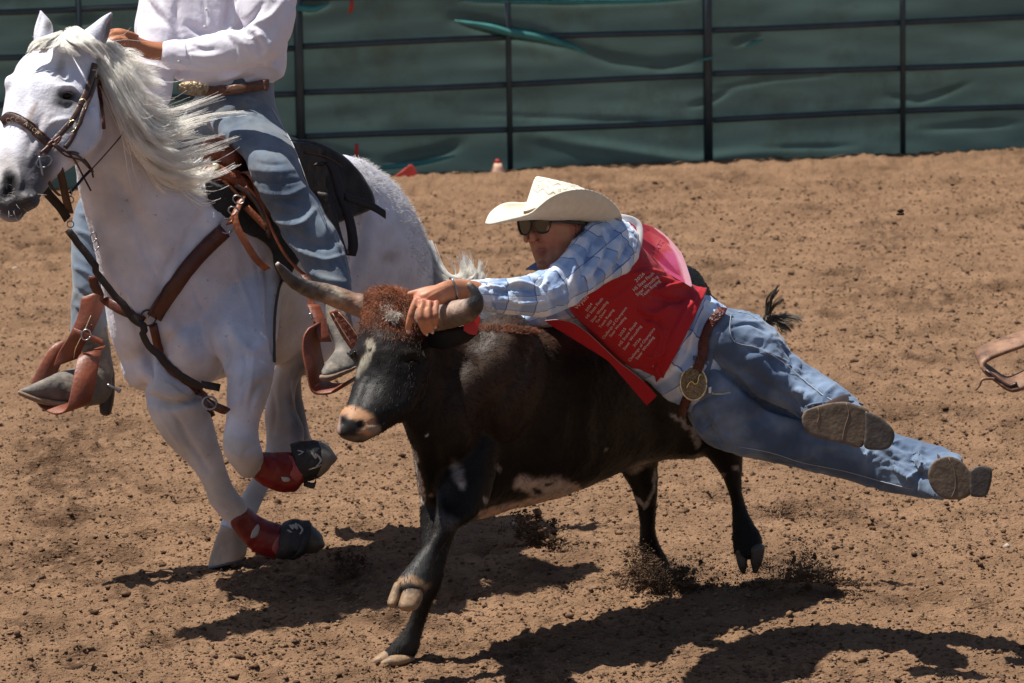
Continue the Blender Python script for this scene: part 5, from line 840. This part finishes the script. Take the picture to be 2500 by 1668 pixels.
# plaid shirt
M_pl = bpy.data.materials.new('plaid'); M_pl = mat('plaid_shirt', (.5, .6, .8), .8, var=.05, vs=8, bump=.3, bs=60, bd=.004, sheen=.2, spec=.25)
def plaid(m, attrn='LC'):
    t = m.node_tree; N, L = t.nodes, t.links; a = N.new('ShaderNodeAttribute'); a.attribute_name = attrn; sp = N.new('ShaderNodeSeparateXYZ'); L.new(a.outputs['Vector'], sp.inputs[0])
    def wave(out, scale, lo, hi, ph=0.):
        mu = N.new('ShaderNodeMath'); mu.operation = 'MULTIPLY_ADD'; mu.inputs[1].default_value = scale; mu.inputs[2].default_value = ph; L.new(out, mu.inputs[0])
        fr = N.new('ShaderNodeMath'); fr.operation = 'FRACT'; L.new(mu.outputs[0], fr.inputs[0]); mr = N.new('ShaderNodeMapRange'); mr.inputs[1].default_value = lo; mr.inputs[2].default_value = hi; L.new(fr.outputs[0], mr.inputs[0]); return mr.outputs[0]
    def mix(f, A, B):
        mx = N.new('ShaderNodeMix'); mx.data_type = 'RGBA'; L.new(f, mx.inputs['Factor'])
        for s_, k in ((A, 'A'), (B, 'B')):
            if isinstance(s_, tuple): mx.inputs[k].default_value = (*s_, 1)
            else: L.new(s_, mx.inputs[k])
        return mx.outputs['Result']
    x, y = sp.outputs[0], sp.outputs[1]
    c = mix(wave(x, 12, .40, .56), (.70, .75, .84), (.42, .54, .74)); c2 = mix(wave(x, 12, .40, .56), (.48, .59, .78), (.27, .38, .60)); c = mix(wave(y, 19, .40, .56), c, c2)
    c = mix(wave(x, 12, .955, .97), c, (.10, .16, .32)); c = mix(wave(y, 19, .955, .97), c, (.10, .16, .32))
    hs = [n for n in N if n.bl_idname == 'ShaderNodeHueSaturation'][0]; L.new(c, hs.inputs['Color'])
plaid(M_pl)
def setlc(me, ax, s=(0, 0)):
    v = getv(me); al, an, r = limb(v, ax); vattr(me, 'LC', np.stack([al + s[0], an * .055 + s[1], al * 0], -1), 'FLOAT_VECTOR')
sl_ = MB()
sl_.loft([(1151, 683, 1180, 752, 14.19, .042), (1180, 683, 1196, 760, 14.2, .046), (1218, 681, 1222, 767, 14.22, .05), (1262, 676, 1275, 771, 14.24, .054), (1300, 668, 1325, 775, 14.27, .06), (1335, 655, 1368, 762, 14.3, .064), (1368, 626, 1420, 730, 14.35, .07), (1398, 590, 1480, 692, 14.42, .078), (1428, 546, 1535, 662, 14.5, .086), (1468, 524, 1562, 618, 14.58, .09), (1500, 530, 1560, 580, 14.65, .085)], 34, 6)
slm = remesh(sl_, .005, 3); AX = [U(1165, 718, 14.19), U(1250, 724, 14.23), U(1320, 718, 14.28), U(1400, 665, 14.4), U(1480, 600, 14.52), U(1530, 560, 14.62)]
cloth(slm, AX, .008, 13, 1.5, 40.)
sculpt(slm, [([(1230, 712), (1262, 702), (1300, 712)], 6, -.012), ([(1228, 700), (1260, 690), (1310, 700)], 5, .010), ([(1225, 728), (1270, 740), (1330, 736)], 5, .010), ([(1310, 690), (1330, 705), (1352, 745)], 5, -.010), ([(1300, 682), (1318, 690), (1330, 672)], 5, -.010), ([(1350, 650), (1372, 690), (1382, 735)], 8, .012), ([(1395, 612), (1400, 650), (1392, 700)], 9, .012),
             ([(1445, 580), (1440, 620), (1420, 680)], 8, -.018), ([(1470, 560), (1462, 620), (1430, 690)], 7, .014), ([(1500, 560), (1480, 620), (1450, 680)], 7, -.012), ([(1515, 570), (1500, 620), (1475, 670)], 7, .012), ([(1540, 590), (1520, 630), (1500, 660)], 6, -.012), ([(1480, 530), (1520, 580), (1550, 640)], 3, -.006), ([(1490, 528), (1530, 575), (1556, 630)], 4, .006), ([(1186, 684), (1198, 720), (1208, 762)], 3, -.005), ([(1193, 684), (1204, 720), (1214, 764)], 3, .005)], 1.3, .85)
setlc(slm, AX); obj('sleeve', slm, M_pl, T_m); BSL = bvh(slm)
for x, y in ((1202, 752), (1264, 762)): obj('snap_button', MB().ell(x, y, dz(BSL, x, y - 4, .002, 14.2), 4.5, 4.5, .002), mat('pearl_snap', (.55, .6, .65), .2, bump=0), T_m)
fa = MB().loft([(1400, 720, 1480, 760, 14.82, .07), (1330, 735, 1380, 790, 14.92, .06), (1270, 765, 1290, 810, 14.97, .05), (1235, 776, 1240, 820, 14.98, .045), (1196, 806, 1205, 838, 14.98, .04)], 22, 5); fam = remesh(fa, .006, 3)
AX2 = [U(1450, 740, 14.82), U(1350, 765, 14.92), U(1280, 790, 14.97), U(1195, 822, 14.98)]; cloth(fam, AX2, .006, 13, 1.5, 50.); setlc(fam, AX2); obj('sleeve', fam, M_pl, T_m)
to = MB(); to.loft([(1490, 545, 1385, 735, 14.68, .13), (1540, 580, 1420, 785, 14.74, .145), (1590, 628, 1462, 830, 14.79, .15), (1640, 672, 1510, 878, 14.84, .145), (1690, 705, 1555, 915, 14.88, .14), (1735, 730, 1590, 940, 14.91, .135), (1762, 745, 1640, 975, 14.93, .13), (1780, 760, 1680, 1005, 14.94, .125)], 36, 6, 2.2)
tom = remesh(to, .006, 4); AXT = [U(1440, 640, 14.68), U(1550, 750, 14.82), U(1730, 885, 14.94)]; cloth(tom, AXT, .008, 14, 1.6, 60.)
sculpt(tom, [([(1700, 760), (1690, 800), (1680, 850), (1660, 890)], 5, .010), ([(1720, 770), (1705, 820), (1692, 860)], 5, -.010), ([(1660, 830), (1655, 870), (1640, 900)], 5, .010), ([(1640, 900), (1665, 905), (1690, 890)], 5, .010), ([(1610, 950), (1650, 985)], 6, .01)])
setlc(tom, AXT, (.01, .02)); obj('shirt', tom, M_pl, T_m); BT = bvh(tom)
M_coll = mat('collar_blue', (.10, .17, .36), .8, var=.1)
obj('collar', remesh(MB().slab([(1280, 659), (1300, 645), (1312, 640), (1325, 655), (1345, 662), (1368, 650), (1362, 620), (1385, 600), (1395, 625), (1375, 668), (1340, 680), (1312, 662)], 14.5, .05, 2, 3), .005, 2), M_coll, T_m)
M_white = mat('white_print', (.72, .68, .68), .7, var=.03, bump=.1); M_prt = mat('faded_print', (.30, .02, .05), .7, bump=.1)
# vest
M_vest = mat('red_vest', (.40, .009, .016), .62, var=.05, vs=9, bump=.3, bs=60, bd=.004, sheen=.05, spec=.3)
ve = MB(); VS = [(1522, 548, 1384, 742, 14.67, .145), (1560, 595, 1405, 775, 14.72, .16), (1597, 630, 1440, 815, 14.77, .168), (1632, 664, 1478, 852, 14.82, .172), (1668, 688, 1512, 884, 14.86, .175), (1700, 698, 1550, 912, 14.89, .18), (1727, 703, 1612, 932, 14.91, .18)]
ve.loft(VS, 44, 6, 2.2, False); vm = remesh(ve, .005, 3)
sculpt(vm, [([(1555, 680), (1600, 676), (1650, 692), (1690, 700)], 6, .009), ([(1600, 712), (1630, 700), (1680, 700)], 6, .014), ([(1545, 668), (1580, 662), (1620, 668)], 5, .010), ([(1600, 725), (1650, 735), (1680, 720)], 12, -.014), ([(1560, 750), (1590, 765), (1640, 745)], 8, .013), ([(1558, 760), (1590, 780), (1625, 800)], 7, -.008), ([(1575, 790), (1600, 790), (1612, 830), (1590, 870)], 6, .010), ([(1585, 868), (1610, 862), (1622, 850)], 6, .012),
            ([(1600, 900), (1608, 915), (1600, 930)], 4, .012), ([(1590, 905), (1605, 885)], 5, -.008), ([(1440, 740), (1500, 720), (1540, 690)], 8, -.006), ([(1480, 800), (1540, 840), (1590, 890)], 8, -.004), ([(1712, 702), (1690, 740), (1672, 762), (1650, 805), (1632, 850), (1622, 890), (1617, 928)], 3.5, .004), ([(1700, 702), (1680, 740), (1664, 760), (1642, 805), (1624, 850), (1614, 890), (1608, 925)], 2, -.003)], 1.35, .85)
displace(vm, lambda v: .003 * fbm(v, 9, 2) + .0015 * fbm(v, 30, 2)); obj('vest', vm, M_vest, T_m); BV = bvh(vm)
M_vin = mat('vest_inside', attr=True, rough=.7, var=.06, bump=.2, sheen=.05, trans=.15)
df = lambda x, y: .03 * math.sin((x - 1500) * .018) + (x - 1500) * .0004 + ((y - 850) - .62 * (x - 1475)) * .0009
flp = MB().slab([(1330, 782), (1365, 780), (1400, 788), (1437, 814), (1475, 849), (1512, 884), (1544, 908), (1571, 930), (1600, 962), (1602, 968), (1581, 988), (1576, 986), (1548, 950), (1517, 908), (1440, 850), (1380, 815), (1345, 795)], 14.76, .006, 1.5, 3, df); o = obj('vest_front_flap', flp, M_vest, T_m)
obj('flap_piping', MB().sweep([U(x, y, 14.752 + df(x, y)) for x, y in ((1331, 783), (1365, 781), (1400, 789), (1437, 815), (1475, 850), (1512, 885), (1544, 909), (1571, 931))], R3[:, 1] * .0012, .003), mat('piping', (.35, .25, .25), .7), o)
bfl = MB().slab([(1500, 535), (1535, 535), (1562, 544), (1596, 555), (1623, 573), (1650, 601), (1669, 629), (1690, 697), (1672, 692), (1630, 668), (1595, 640), (1560, 615), (1530, 575)], 14.80, .006, 1.5, 3, lambda x, y: .04 * math.sin((x - 1500) * .02) - (y - 600) * .0004).mesh()
b = bmesh.new(); b.from_mesh(bfl); bmesh.ops.subdivide_edges(b, edges=b.edges[:], cuts=5, use_grid_fill=True); b.to_mesh(bfl); b.free()
paint(bfl, (.36, .012, .03), [([(1612, 660), (1640, 630), (1640, 690), (1660, 690)], 18, (.45, .05, .17), .15), ([(1646, 592), (1668, 632), (1688, 700)], 12, (.62, .34, .42), .15), ([(1600, 556), (1625, 576), (1650, 604), (1672, 640)], 3, (.6, .3, .36), .3)], .5, 30); o = obj('vest_back_flap', bfl, M_vin, T_m); BB_ = bvh(bfl); obj('vest_collar', MB().sweep([U(1492, 531, 14.70), U(1520, 532, 14.71), U(1545, 538, 14.72), U(1560, 552, 14.72), U(1563, 580, 14.71), U(1560, 612, 14.70)], [R3[:, 1] * .009, R3[:, 1] * .011, (R3[:, 1] + R3[:, 0]) * .008, (R3[:, 0] + R3[:, 1] * .4) * .010, R3[:, 0] * .009, R3[:, 0] * .006], .006), M_white, T_m)
def vtext(s, p0, p1, h, B=BV, m=M_white, mirror=False, par=None, d=14.6):
    p0, p1 = np.array(p0, float), np.array(p1, float); L = np.linalg.norm(p1 - p0); tt = (p1 - p0) / L; nn_ = np.array((tt[1], -tt[0]))
    c = bpy.data.curves.new('t', 'FONT'); c.body = s; c.size = 1; c.offset = .012; o_ = bpy.data.objects.new('t', c); SC.collection.objects.link(o_); bpy.context.view_layer.update(); w_ = o_.dimensions.x; bpy.data.objects.remove(o_)
    k = L / w_; m_ = textmesh(s, 1, lambda x, y: (x, y, 0)); v = getv(m_); x = v[:, 0] + w_ / 2
    if mirror: x = w_ - x
    out = []
    for a, y in zip(x, v[:, 1]): q = p0 + tt * a * k + nn_ * y * h / .7; out.append(hit(B, q[0], q[1], d)[0] - FW * .0025)
    setv(m_, np.array(out)); obj('printed_word', m_, m, par or T_m)
for s, p0, p1, h in [('Wyatt', (1408, 757), (1438, 725), 9.5), ('2024', (1433, 762), (1447, 743), 6.5), ('HS State Finals', (1434, 779), (1473, 730), 7), ('Steer Wrestling', (1446, 788), (1485, 738), 7), ('Tie Down', (1459, 790), (1481, 758), 6.5), ('Team Roping', (1466, 802), (1500, 757), 6.5), ('2025', (1484, 798), (1495, 784), 6),
                     ('Challenge of Champions', (1474, 829), (1531, 752), 6.5), ('Steer Wrestling', (1491, 824), (1529, 776), 6.5), ('2025', (1515, 823), (1529, 803), 6.5), ('HS State Finals', (1514, 846), (1556, 789), 7), ('Steer Wrestling', (1525, 856), (1567, 797), 7), ('2026', (1549, 848), (1566, 828), 6.5), ('Challenge of Champions', (1538, 884), (1600, 803), 7), ('Steer Wrestling', (1556, 879), (1598, 824), 7),
                     ('2026', (1554, 690), (1575, 670), 8.5), ('HS State Finals', (1549, 712), (1598, 669), 8.5), ('Steer Wrestling', (1556, 724), (1608, 677), 8.5), ('Team Roping', (1569, 726), (1613, 687), 8.5)]: vtext(s, p0, p1, h)
vtext('STATE', (1596, 630), (1622, 588), 12, BB_, M_prt, True, o, 14.8); vtext('20', (1574, 566), (1584, 557), 9, BB_, M_prt, True, o, 14.8)
obj('vest_badge', remesh(MB().ell(1405, 736, dz(BV, 1405, 738, .004, 14.6), 10, 11, .004), .002, 1), mat('pink_badge', (.7, .08, .12), .5, bump=0), T_m)
# jeans
M_jeanm = denim('blue_denim', (.085, .13, .215), (.165, .225, .325)); jj = MB()
jj.loft([(1772, 757, 1682, 1002, 14.95, .13), (1800, 758, 1696, 1045, 14.96, .14), (1835, 772, 1730, 1075, 14.97, .145), (1870, 800, 1790, 1095, 14.98, .13)], 34, 5)
jj.loft([(1790, 756, 1728, 880, 14.9, .13), (1849, 771, 1762, 925, 14.9, .125), (1898, 812, 1805, 952, 14.9, .115), (1930, 858, 1857, 976, 14.9, .105), (1978, 893, 1912, 998, 14.88, .095), (2035, 930, 1955, 1020, 14.82, .088), (2078, 966, 1990, 1040, 14.72, .08), (2104, 992, 2010, 1055, 14.62, .072)], 30, 6)
jj.loft([(1760, 900, 1686, 1030, 15.0, .13), (1800, 925, 1732, 1086, 15.0, .125), (1860, 955, 1800, 1111, 15.0, .12), (1930, 985, 1873, 1125, 14.99, .11), (2000, 1005, 1942, 1143, 14.98, .1), (2085, 1030, 2035, 1163, 14.96, .09), (2165, 1052, 2096, 1182, 14.93, .082), (2235, 1073, 2160, 1200, 14.89, .075), (2292, 1094, 2229, 1213, 14.83, .07), (2340, 1114, 2284, 1222, 14.76, .066)], 30, 6)
jm = remesh(jj, .006, 3); cloth(jm, [U(1770, 800, 14.9), U(1900, 890, 14.9), U(2060, 1000, 14.7)], .007, 14, 1.6, 70.); cloth(jm, [U(1740, 1010, 15.0), U(1960, 1080, 14.98), U(2290, 1160, 14.8)], .007, 12, 1.5, 77.)
sculpt(jm, [([(1735, 885), (1790, 925), (1860, 985), (1960, 1020)], 7, -.030), ([(1700, 985), (1740, 970), (1800, 955)], 6, -.012), ([(1784, 800), (1830, 790), (1872, 812)], 4, -.006), ([(1782, 770), (1784, 815), (1800, 840)], 2, .005), ([(1810, 838), (1870, 860), (1930, 890), (1990, 940), (2050, 985)], 2.5, .005), ([(1815, 846), (1868, 868), (1925, 898)], 3, -.004), ([(1915, 850), (1935, 880), (1930, 905)], 5, -.008),
             ([(2040, 940), (2020, 965), (2012, 1000)], 7, .012), ([(2068, 958), (2045, 975), (2035, 1000)], 6, -.012), ([(2090, 975), (2060, 985), (2040, 1010)], 6, .012), ([(1975, 985), (1960, 960), (1940, 950)], 8, .010), ([(1950, 1000), (1930, 970), (1900, 960)], 6, -.008), ([(1800, 905), (1850, 930), (1900, 968)], 16, -.010), ([(1820, 860), (1870, 900), (1930, 935)], 18, .008),
             ([(2110, 1135), (2115, 1115), (2125, 1095)], 6, .010), ([(2140, 1085), (2165, 1095), (2190, 1120)], 8, .012), ([(2160, 1075), (2200, 1090), (2250, 1110)], 7, -.010), ([(2180, 1130), (2200, 1155), (2240, 1175)], 7, .012), ([(2230, 1100), (2225, 1130), (2250, 1160)], 6, -.012), ([(2250, 1085), (2250, 1120), (2270, 1160)], 7, .014), ([(2210, 1185), (2240, 1150), (2270, 1130)], 5, .010), ([(2235, 1200), (2240, 1170), (2250, 1150)], 5, -.010),
             ([(1745, 1010), (1755, 1050), (1790, 1080)], 6, .010), ([(1720, 1000), (1730, 1040), (1760, 1075)], 6, -.012), ([(1700, 985), (1705, 1030), (1730, 1070)], 8, .012), ([(1940, 1060), (1930, 1090), (1935, 1120)], 12, -.006), ([(2060, 1060), (2100, 1075)], 12, .006)], 1.35, .85)
obj('jeans', jm, M_jeanm, T_m); BJ = bvh(jm)
obj('seam', strap(BJ, [(1784, 770), (1782, 800), (1786, 822), (1800, 838), (1850, 850), (1900, 876), (1960, 925), (2010, 965), (2050, 985)], 1.6, .001, .002), M_thr, T_m); obj('seam', strap(BJ, [(1802, 762), (1830, 768), (1850, 780)], 1.6, .001, .002), M_thr, T_m)
obj('seam', strap(BJ, [(1800, 1090), (1880, 1105), (1960, 1130), (2060, 1150), (2150, 1175), (2230, 1195)], 1.6, .001, .002), M_thr, T_m)
obj('hem', MB().tube([U(x, y, dz(BJ, x, y, .001, 14.8)) for x, y in ((2325, 1118), (2300, 1128), (2284, 1150), (2276, 1180), (2284, 1212))], .004, 8), M_jeanm, T_m); obj('hem', MB().tube([U(x, y, dz(BJ, x, y, .001, 14.7)) for x, y in ((2106, 988), (2070, 978), (2020, 982), (1975, 990), (1955, 1010))], .004, 8), M_jeanm, T_m)
obj('pocket_hem', strap(BJ, [(1738, 960), (1760, 962), (1785, 958)], 5, .001, .002), M_thr, T_m)
obj('waistband', strap(BJ, [(1776, 762), (1752, 800), (1732, 850), (1722, 890), (1712, 930), (1702, 970)], 30, .004, .006), M_jeanm, T_m)
bl = obj('belt', strap(BJ, [(1766, 762), (1742, 800), (1722, 848), (1708, 890), (1696, 935), (1680, 985), (1674, 1015)], 24, .024, .006), mat('tooled_red_belt', (.13, .02, .012), .35, var=.5, vs=70, bump=1.3, bs=110, bd=.006, col2=(.03, .008, .005)), T_m)
for x, y in ((1712, 878),): obj('belt_loop', MB().sweep([U(x - 20, y - 4, dz(BJ, x - 14, y, .026, 14.8)), U(x + 16, y + 8, dz(BJ, x + 14, y, .026, 14.8))], R3[:, 1] * .008, .005), M_jeanm, bl)
bd_ = dz(BJ, 1700, 936, .035, 14.8); bk = obj('buckle', remesh(MB().ell(1693, 936, bd_, 32, 41, .010, -4), .003, 1), mat('engraved_buckle', (.50, .41, .26), .32, var=.5, vs=120, bump=1.4, bs=170, bd=.008, metal=1, col2=(.22, .14, .06)), bl)
a = np.linspace(0, 2 * math.pi, 41); obj('rope_edge', MB().tube([U(1693 + 32 * math.cos(b), 936 + 41 * math.sin(b), bd_ - .001) for b in a], [.0028 + .0009 * (i % 2) for i in range(41)], 7, sub=False), M_brass, bk)
obj('buckle_emblem', MB().tube([U(x, y, bd_ - .011) for x, y in ((1676, 948), (1682, 936), (1690, 932), (1696, 938), (1703, 934), (1706, 920), (1711, 914))], .0022, 6), mat('gold', (.9, .65, .25), .22, var=.1, bump=.1, metal=1), bk)
obj('small_tag', MB().slab([(1730, 946), (1737, 944), (1736, 960), (1730, 960)], dz(BJ, 1733, 952, .02, 14.8), .004, .6, 1), M_white, T_m)
# boots seen from below
M_solem = mat('worn_sole', (.125, .09, .06), .72, var=.3, vs=26, bump=.5, bs=60, dirt=((.21, .15, .10), 9, .5, .7)); M_heelm = mat('rubber_heel', (.06, .048, .04), .6, var=.4, vs=20, bump=.5)
M_upper = mat('boot_upper', (.05, .026, .016), .5, var=.3, bump=.4)
def boot_below(sole, heel, d, shaft, ridge):
    s_ = remesh(MB().slab(sole, d, .014, 2.2, 3), .004, 1); m0 = MB().slab([tuple(np.array(p) * .96 + np.array(sole).mean(0) * .04) for p in sole], d + .012, .075, 8, 3); m0.loft(shaft, 22, 4)
    up_ = remesh(m0, .0055, 3); o_ = obj('boot', up_, M_upper, T_m); obj('sole', s_, M_solem, o_); obj('heel', remesh(MB().slab(heel, d - .028, .034, 2.5, 3), .004, 1), M_heelm, o_)
    B_ = bvh(s_); [obj('sole_crease', strap(B_, r_, 1.6, .0005, .0015), M_sole, o_) for r_ in ridge]
boot_below([(1957, 1018), (1966, 1003), (1987, 994), (2022, 985), (2063, 981), (2095, 990), (2122, 1004), (2118, 1045), (2105, 1092), (2060, 1083), (2030, 1077), (2000, 1069), (1975, 1058), (1960, 1038)], [(2112, 1003), (2135, 1012), (2158, 1026), (2180, 1048), (2184, 1068), (2176, 1088), (2164, 1097), (2138, 1099), (2110, 1092), (2112, 1050)], 14.42,
           [(2010, 985, 2080, 1090, 14.5, .05), (2050, 965, 2100, 1080, 14.6, .055), (2075, 960, 2090, 1060, 14.72, .06)], [[(2066, 984), (2072, 1010), (2062, 1045), (2056, 1078)], [(1997, 996), (2000, 1015), (1994, 1035)]])
boot_below([(2265, 1160), (2270, 1140), (2286, 1122), (2318, 1114), (2345, 1124), (2362, 1143), (2375, 1165), (2372, 1200), (2358, 1216), (2335, 1220), (2310, 1219), (2285, 1205), (2270, 1182)], [(2368, 1150), (2383, 1139), (2402, 1138), (2420, 1144), (2422, 1165), (2416, 1194), (2406, 1212), (2384, 1214), (2368, 1205)], 14.58,
           [(2290, 1115, 2330, 1215, 14.66, .05), (2290, 1105, 2320, 1212, 14.76, .055), (2270, 1100, 2290, 1205, 14.86, .06)], [[(2316, 1118), (2330, 1150), (2332, 1190), (2322, 1216)]])
# ---------------------------------------------------------------- stirrup of the other horse at the right edge
t = thing('hanging_stirrup', 'worn tan leather stirrup swinging in at the right edge of the arena', 'stirrup', U(2450, 900, 14.7))
M_str = mat('worn_stirrup', (.25, .14, .085), .6, var=.35, vs=16, bump=.6, bs=70, spec=.3, dirt=((.09, .04, .025), 14, .45, .65))
Ws = R3[:, 1] * .006 + FW * .05 + R3[:, 0] * .0
obj('stirrup_frame', MB().sweep([U(*p) for p in [(2640, 760, 14.8), (2560, 798, 14.78), (2500, 826, 14.76), (2440, 848, 14.74), (2404, 864, 14.72), (2392, 880, 14.71), (2404, 898, 14.7), (2430, 918, 14.67), (2456, 936, 14.66), (2480, 936, 14.66), (2530, 912, 14.68), (2600, 880, 14.72), (2650, 840, 14.78), (2640, 760, 14.8)]], R3[:, 1] * .020 - R3[:, 0] * .005 + FW * .05, .014, 6), M_str, t)
obj('thong', MB().tube([U(2436, 925, 14.63), U(2400, 926, 14.61), U(2392, 940, 14.61), U(2383, 952, 14.61)], [.004, .005, .004, .003], 8), M_str, t)
obj('stirrup_leather', MB().sweep([U(2620, 740, 14.82), U(2640, 560, 14.9), U(2650, 300, 15.0), U(2660, 100, 15.1)], R3[:, 0] * .035, .01), M_str, t)
obj('tread', MB().sweep([U(2404, 904, 14.675), U(2455, 940, 14.655), U(2480, 936, 14.655)], FW * .045, .01), M_lthd, t)
# ---------------------------------------------------------------- dirt thrown up by the hooves
M_kick = mat('kicked_soil', (.075, .048, .032), .95, var=.4, vs=20, bump=.5, spec=.1, col2=(.12, .072, .045))

def burst(name, lab, spots):
    ps, ss = [], []
    for cx, cy, rx, ry, d, n, s0 in [q_ for q in spots for q_ in ((*q[:5], q[5], q[6] * .8), (*q[:2], q[2] * 1.15, q[3] * 1.15, q[4], int(q[5] * 4), q[6] * .38))]:
        K = 26; sc = rng.normal(size=(K, 3)) * (.5, .42, .5); sw = .06 + .3 * rng.random(K) ** 2; ci = rng.integers(K, size=n); a = sc[ci] + rng.normal(size=(n, 3)) * sw[ci][:, None] * (1.2, .8, 1)
        a[:, 1] = np.where(a[:, 1] > .55, .55 - (a[:, 1] - .55) * .6, a[:, 1]); x = cx + a[:, 0] * rx; y = cy + a[:, 1] * ry; dd = d + a[:, 2] * .12
        for X_, Y_, D_ in zip(x, y, dd):
            p = U(X_, Y_, D_); 
            if p[2] > .0: ps.append(p); ss.append(s0 * rng.lognormal(0, .55))
    m = clods(len(ps), np.array(ps), np.clip(np.array(ss), .0008, .012), .9); o_ = obj(name, m, M_kick); tag(o_, lab, 'flying dirt', kind='stuff')
burst('kicked_dirt', 'dark dirt kicked up around the planted far hind hoof of the steer', [(1600, 1400, 70, 40, 15.75, 1500, .0028), (1660, 1430, 90, 30, 15.7, 900, .003), (1560, 1370, 40, 50, 15.7, 400, .0022), (1720, 1400, 90, 50, 15.7, 250, .002)])
burst('kicked_dirt', 'reddish dirt spray trailing behind the near hind hoof of the steer', [(1990, 1405, 70, 28, 15.6, 900, .0026), (1900, 1400, 90, 45, 15.6, 900, .0013), (1965, 1370, 50, 40, 15.6, 250, .002), (2060, 1425, 50, 10, 15.6, 250, .0025), (1840, 1430, 80, 20, 15.6, 300, .0018)])
burst('kicked_dirt', 'dark dirt thrown up in the shadow below the steer belly', [(1300, 1310, 50, 45, 15.9, 700, .0028), (1285, 1270, 40, 50, 15.9, 220, .0026), (1340, 1330, 50, 30, 15.9, 250, .0024)])
burst('kicked_dirt', 'dark dirt puff hanging behind the horse front hooves', [(850, 1390, 28, 48, 16.0, 700, .0028), (870, 1410, 60, 30, 16.0, 300, .002)])
burst('kicked_dirt', 'fine dirt lifting beyond the wrestler legs', [(1930, 1250, 80, 28, 16.4, 350, .0022)])
for x, y, s, wh in ((1737, 585, .009, 'above the wrestler back'), (2196, 519, .013, 'right of the fence post foot'), (1762, 535, .004, 'highest above the wrestler back'), (2325, 452, .006, 'high at the right'), (2015, 560, .005, 'over the wrestler legs'), (1830, 480, .005, 'near the fence foot right of the hat')):
    p = U(x, y, 15.4); o_ = obj('flying_clod', clods(3, p + rng.normal(size=(3, 3)) * s * .5, np.full(3, s * .7), .8), M_clod); tag(o_, 'dark crumb of dirt flying through the air ' + wh, 'clod', 'crumbs of dirt in the air')

def puff(lab, x, y, d, rx, ry, hd, dens):
    c = U(x, y, d); k = d / F; bm_ = bmesh.new(); bmesh.ops.create_icosphere(bm_, subdivisions=3, radius=1); m_ = bpy.data.meshes.new('dust_haze'); bm_.to_mesh(m_); bm_.free()
    mt = bpy.data.materials.new('dust_volume'); mt.use_nodes = True; N, L = mt.node_tree.nodes, mt.node_tree.links; N.remove(N['Principled BSDF']); v = N.new('ShaderNodeVolumePrincipled'); v.inputs['Color'].default_value = (.62, .42, .28, 1)
    tc = N.new('ShaderNodeTexCoord'); ln = N.new('ShaderNodeVectorMath'); ln.operation = 'LENGTH'; L.new(tc.outputs['Object'], ln.inputs[0]); mr = N.new('ShaderNodeMapRange'); mr.inputs[1].default_value = .15; mr.inputs[2].default_value = .95; mr.inputs[3].default_value = 1; mr.inputs[4].default_value = 0; L.new(ln.outputs['Value'], mr.inputs[0])
    ns = N.new('ShaderNodeTexNoise'); ns.inputs['Scale'].default_value = 2.6; ns.inputs['Detail'].default_value = 5; L.new(tc.outputs['Object'], ns.inputs[0]); m2 = N.new('ShaderNodeMapRange'); m2.inputs[1].default_value = .42; m2.inputs[2].default_value = .68; m2.inputs[4].default_value = dens; L.new(ns.outputs['Fac'], m2.inputs[0])
    mu = N.new('ShaderNodeMath'); mu.operation = 'MULTIPLY'; L.new(mr.outputs[0], mu.inputs[0]); L.new(m2.outputs[0], mu.inputs[1]); L.new(mu.outputs[0], v.inputs['Density']); L.new(v.outputs[0], N['Material Output'].inputs['Volume'])
    o_ = obj('dust_cloud', m_, mt); o_.location = Vector(c); o_.scale = (rx * k, hd, ry * k); tag(o_, lab, 'dust', kind='stuff')
puff('thin reddish dust cloud behind the near hind hoof of the steer', 1930, 1392, 15.6, 120, 52, .16, 9)
puff('thin dust cloud round the far hind hoof of the steer', 1640, 1395, 15.75, 120, 50, .18, 7)
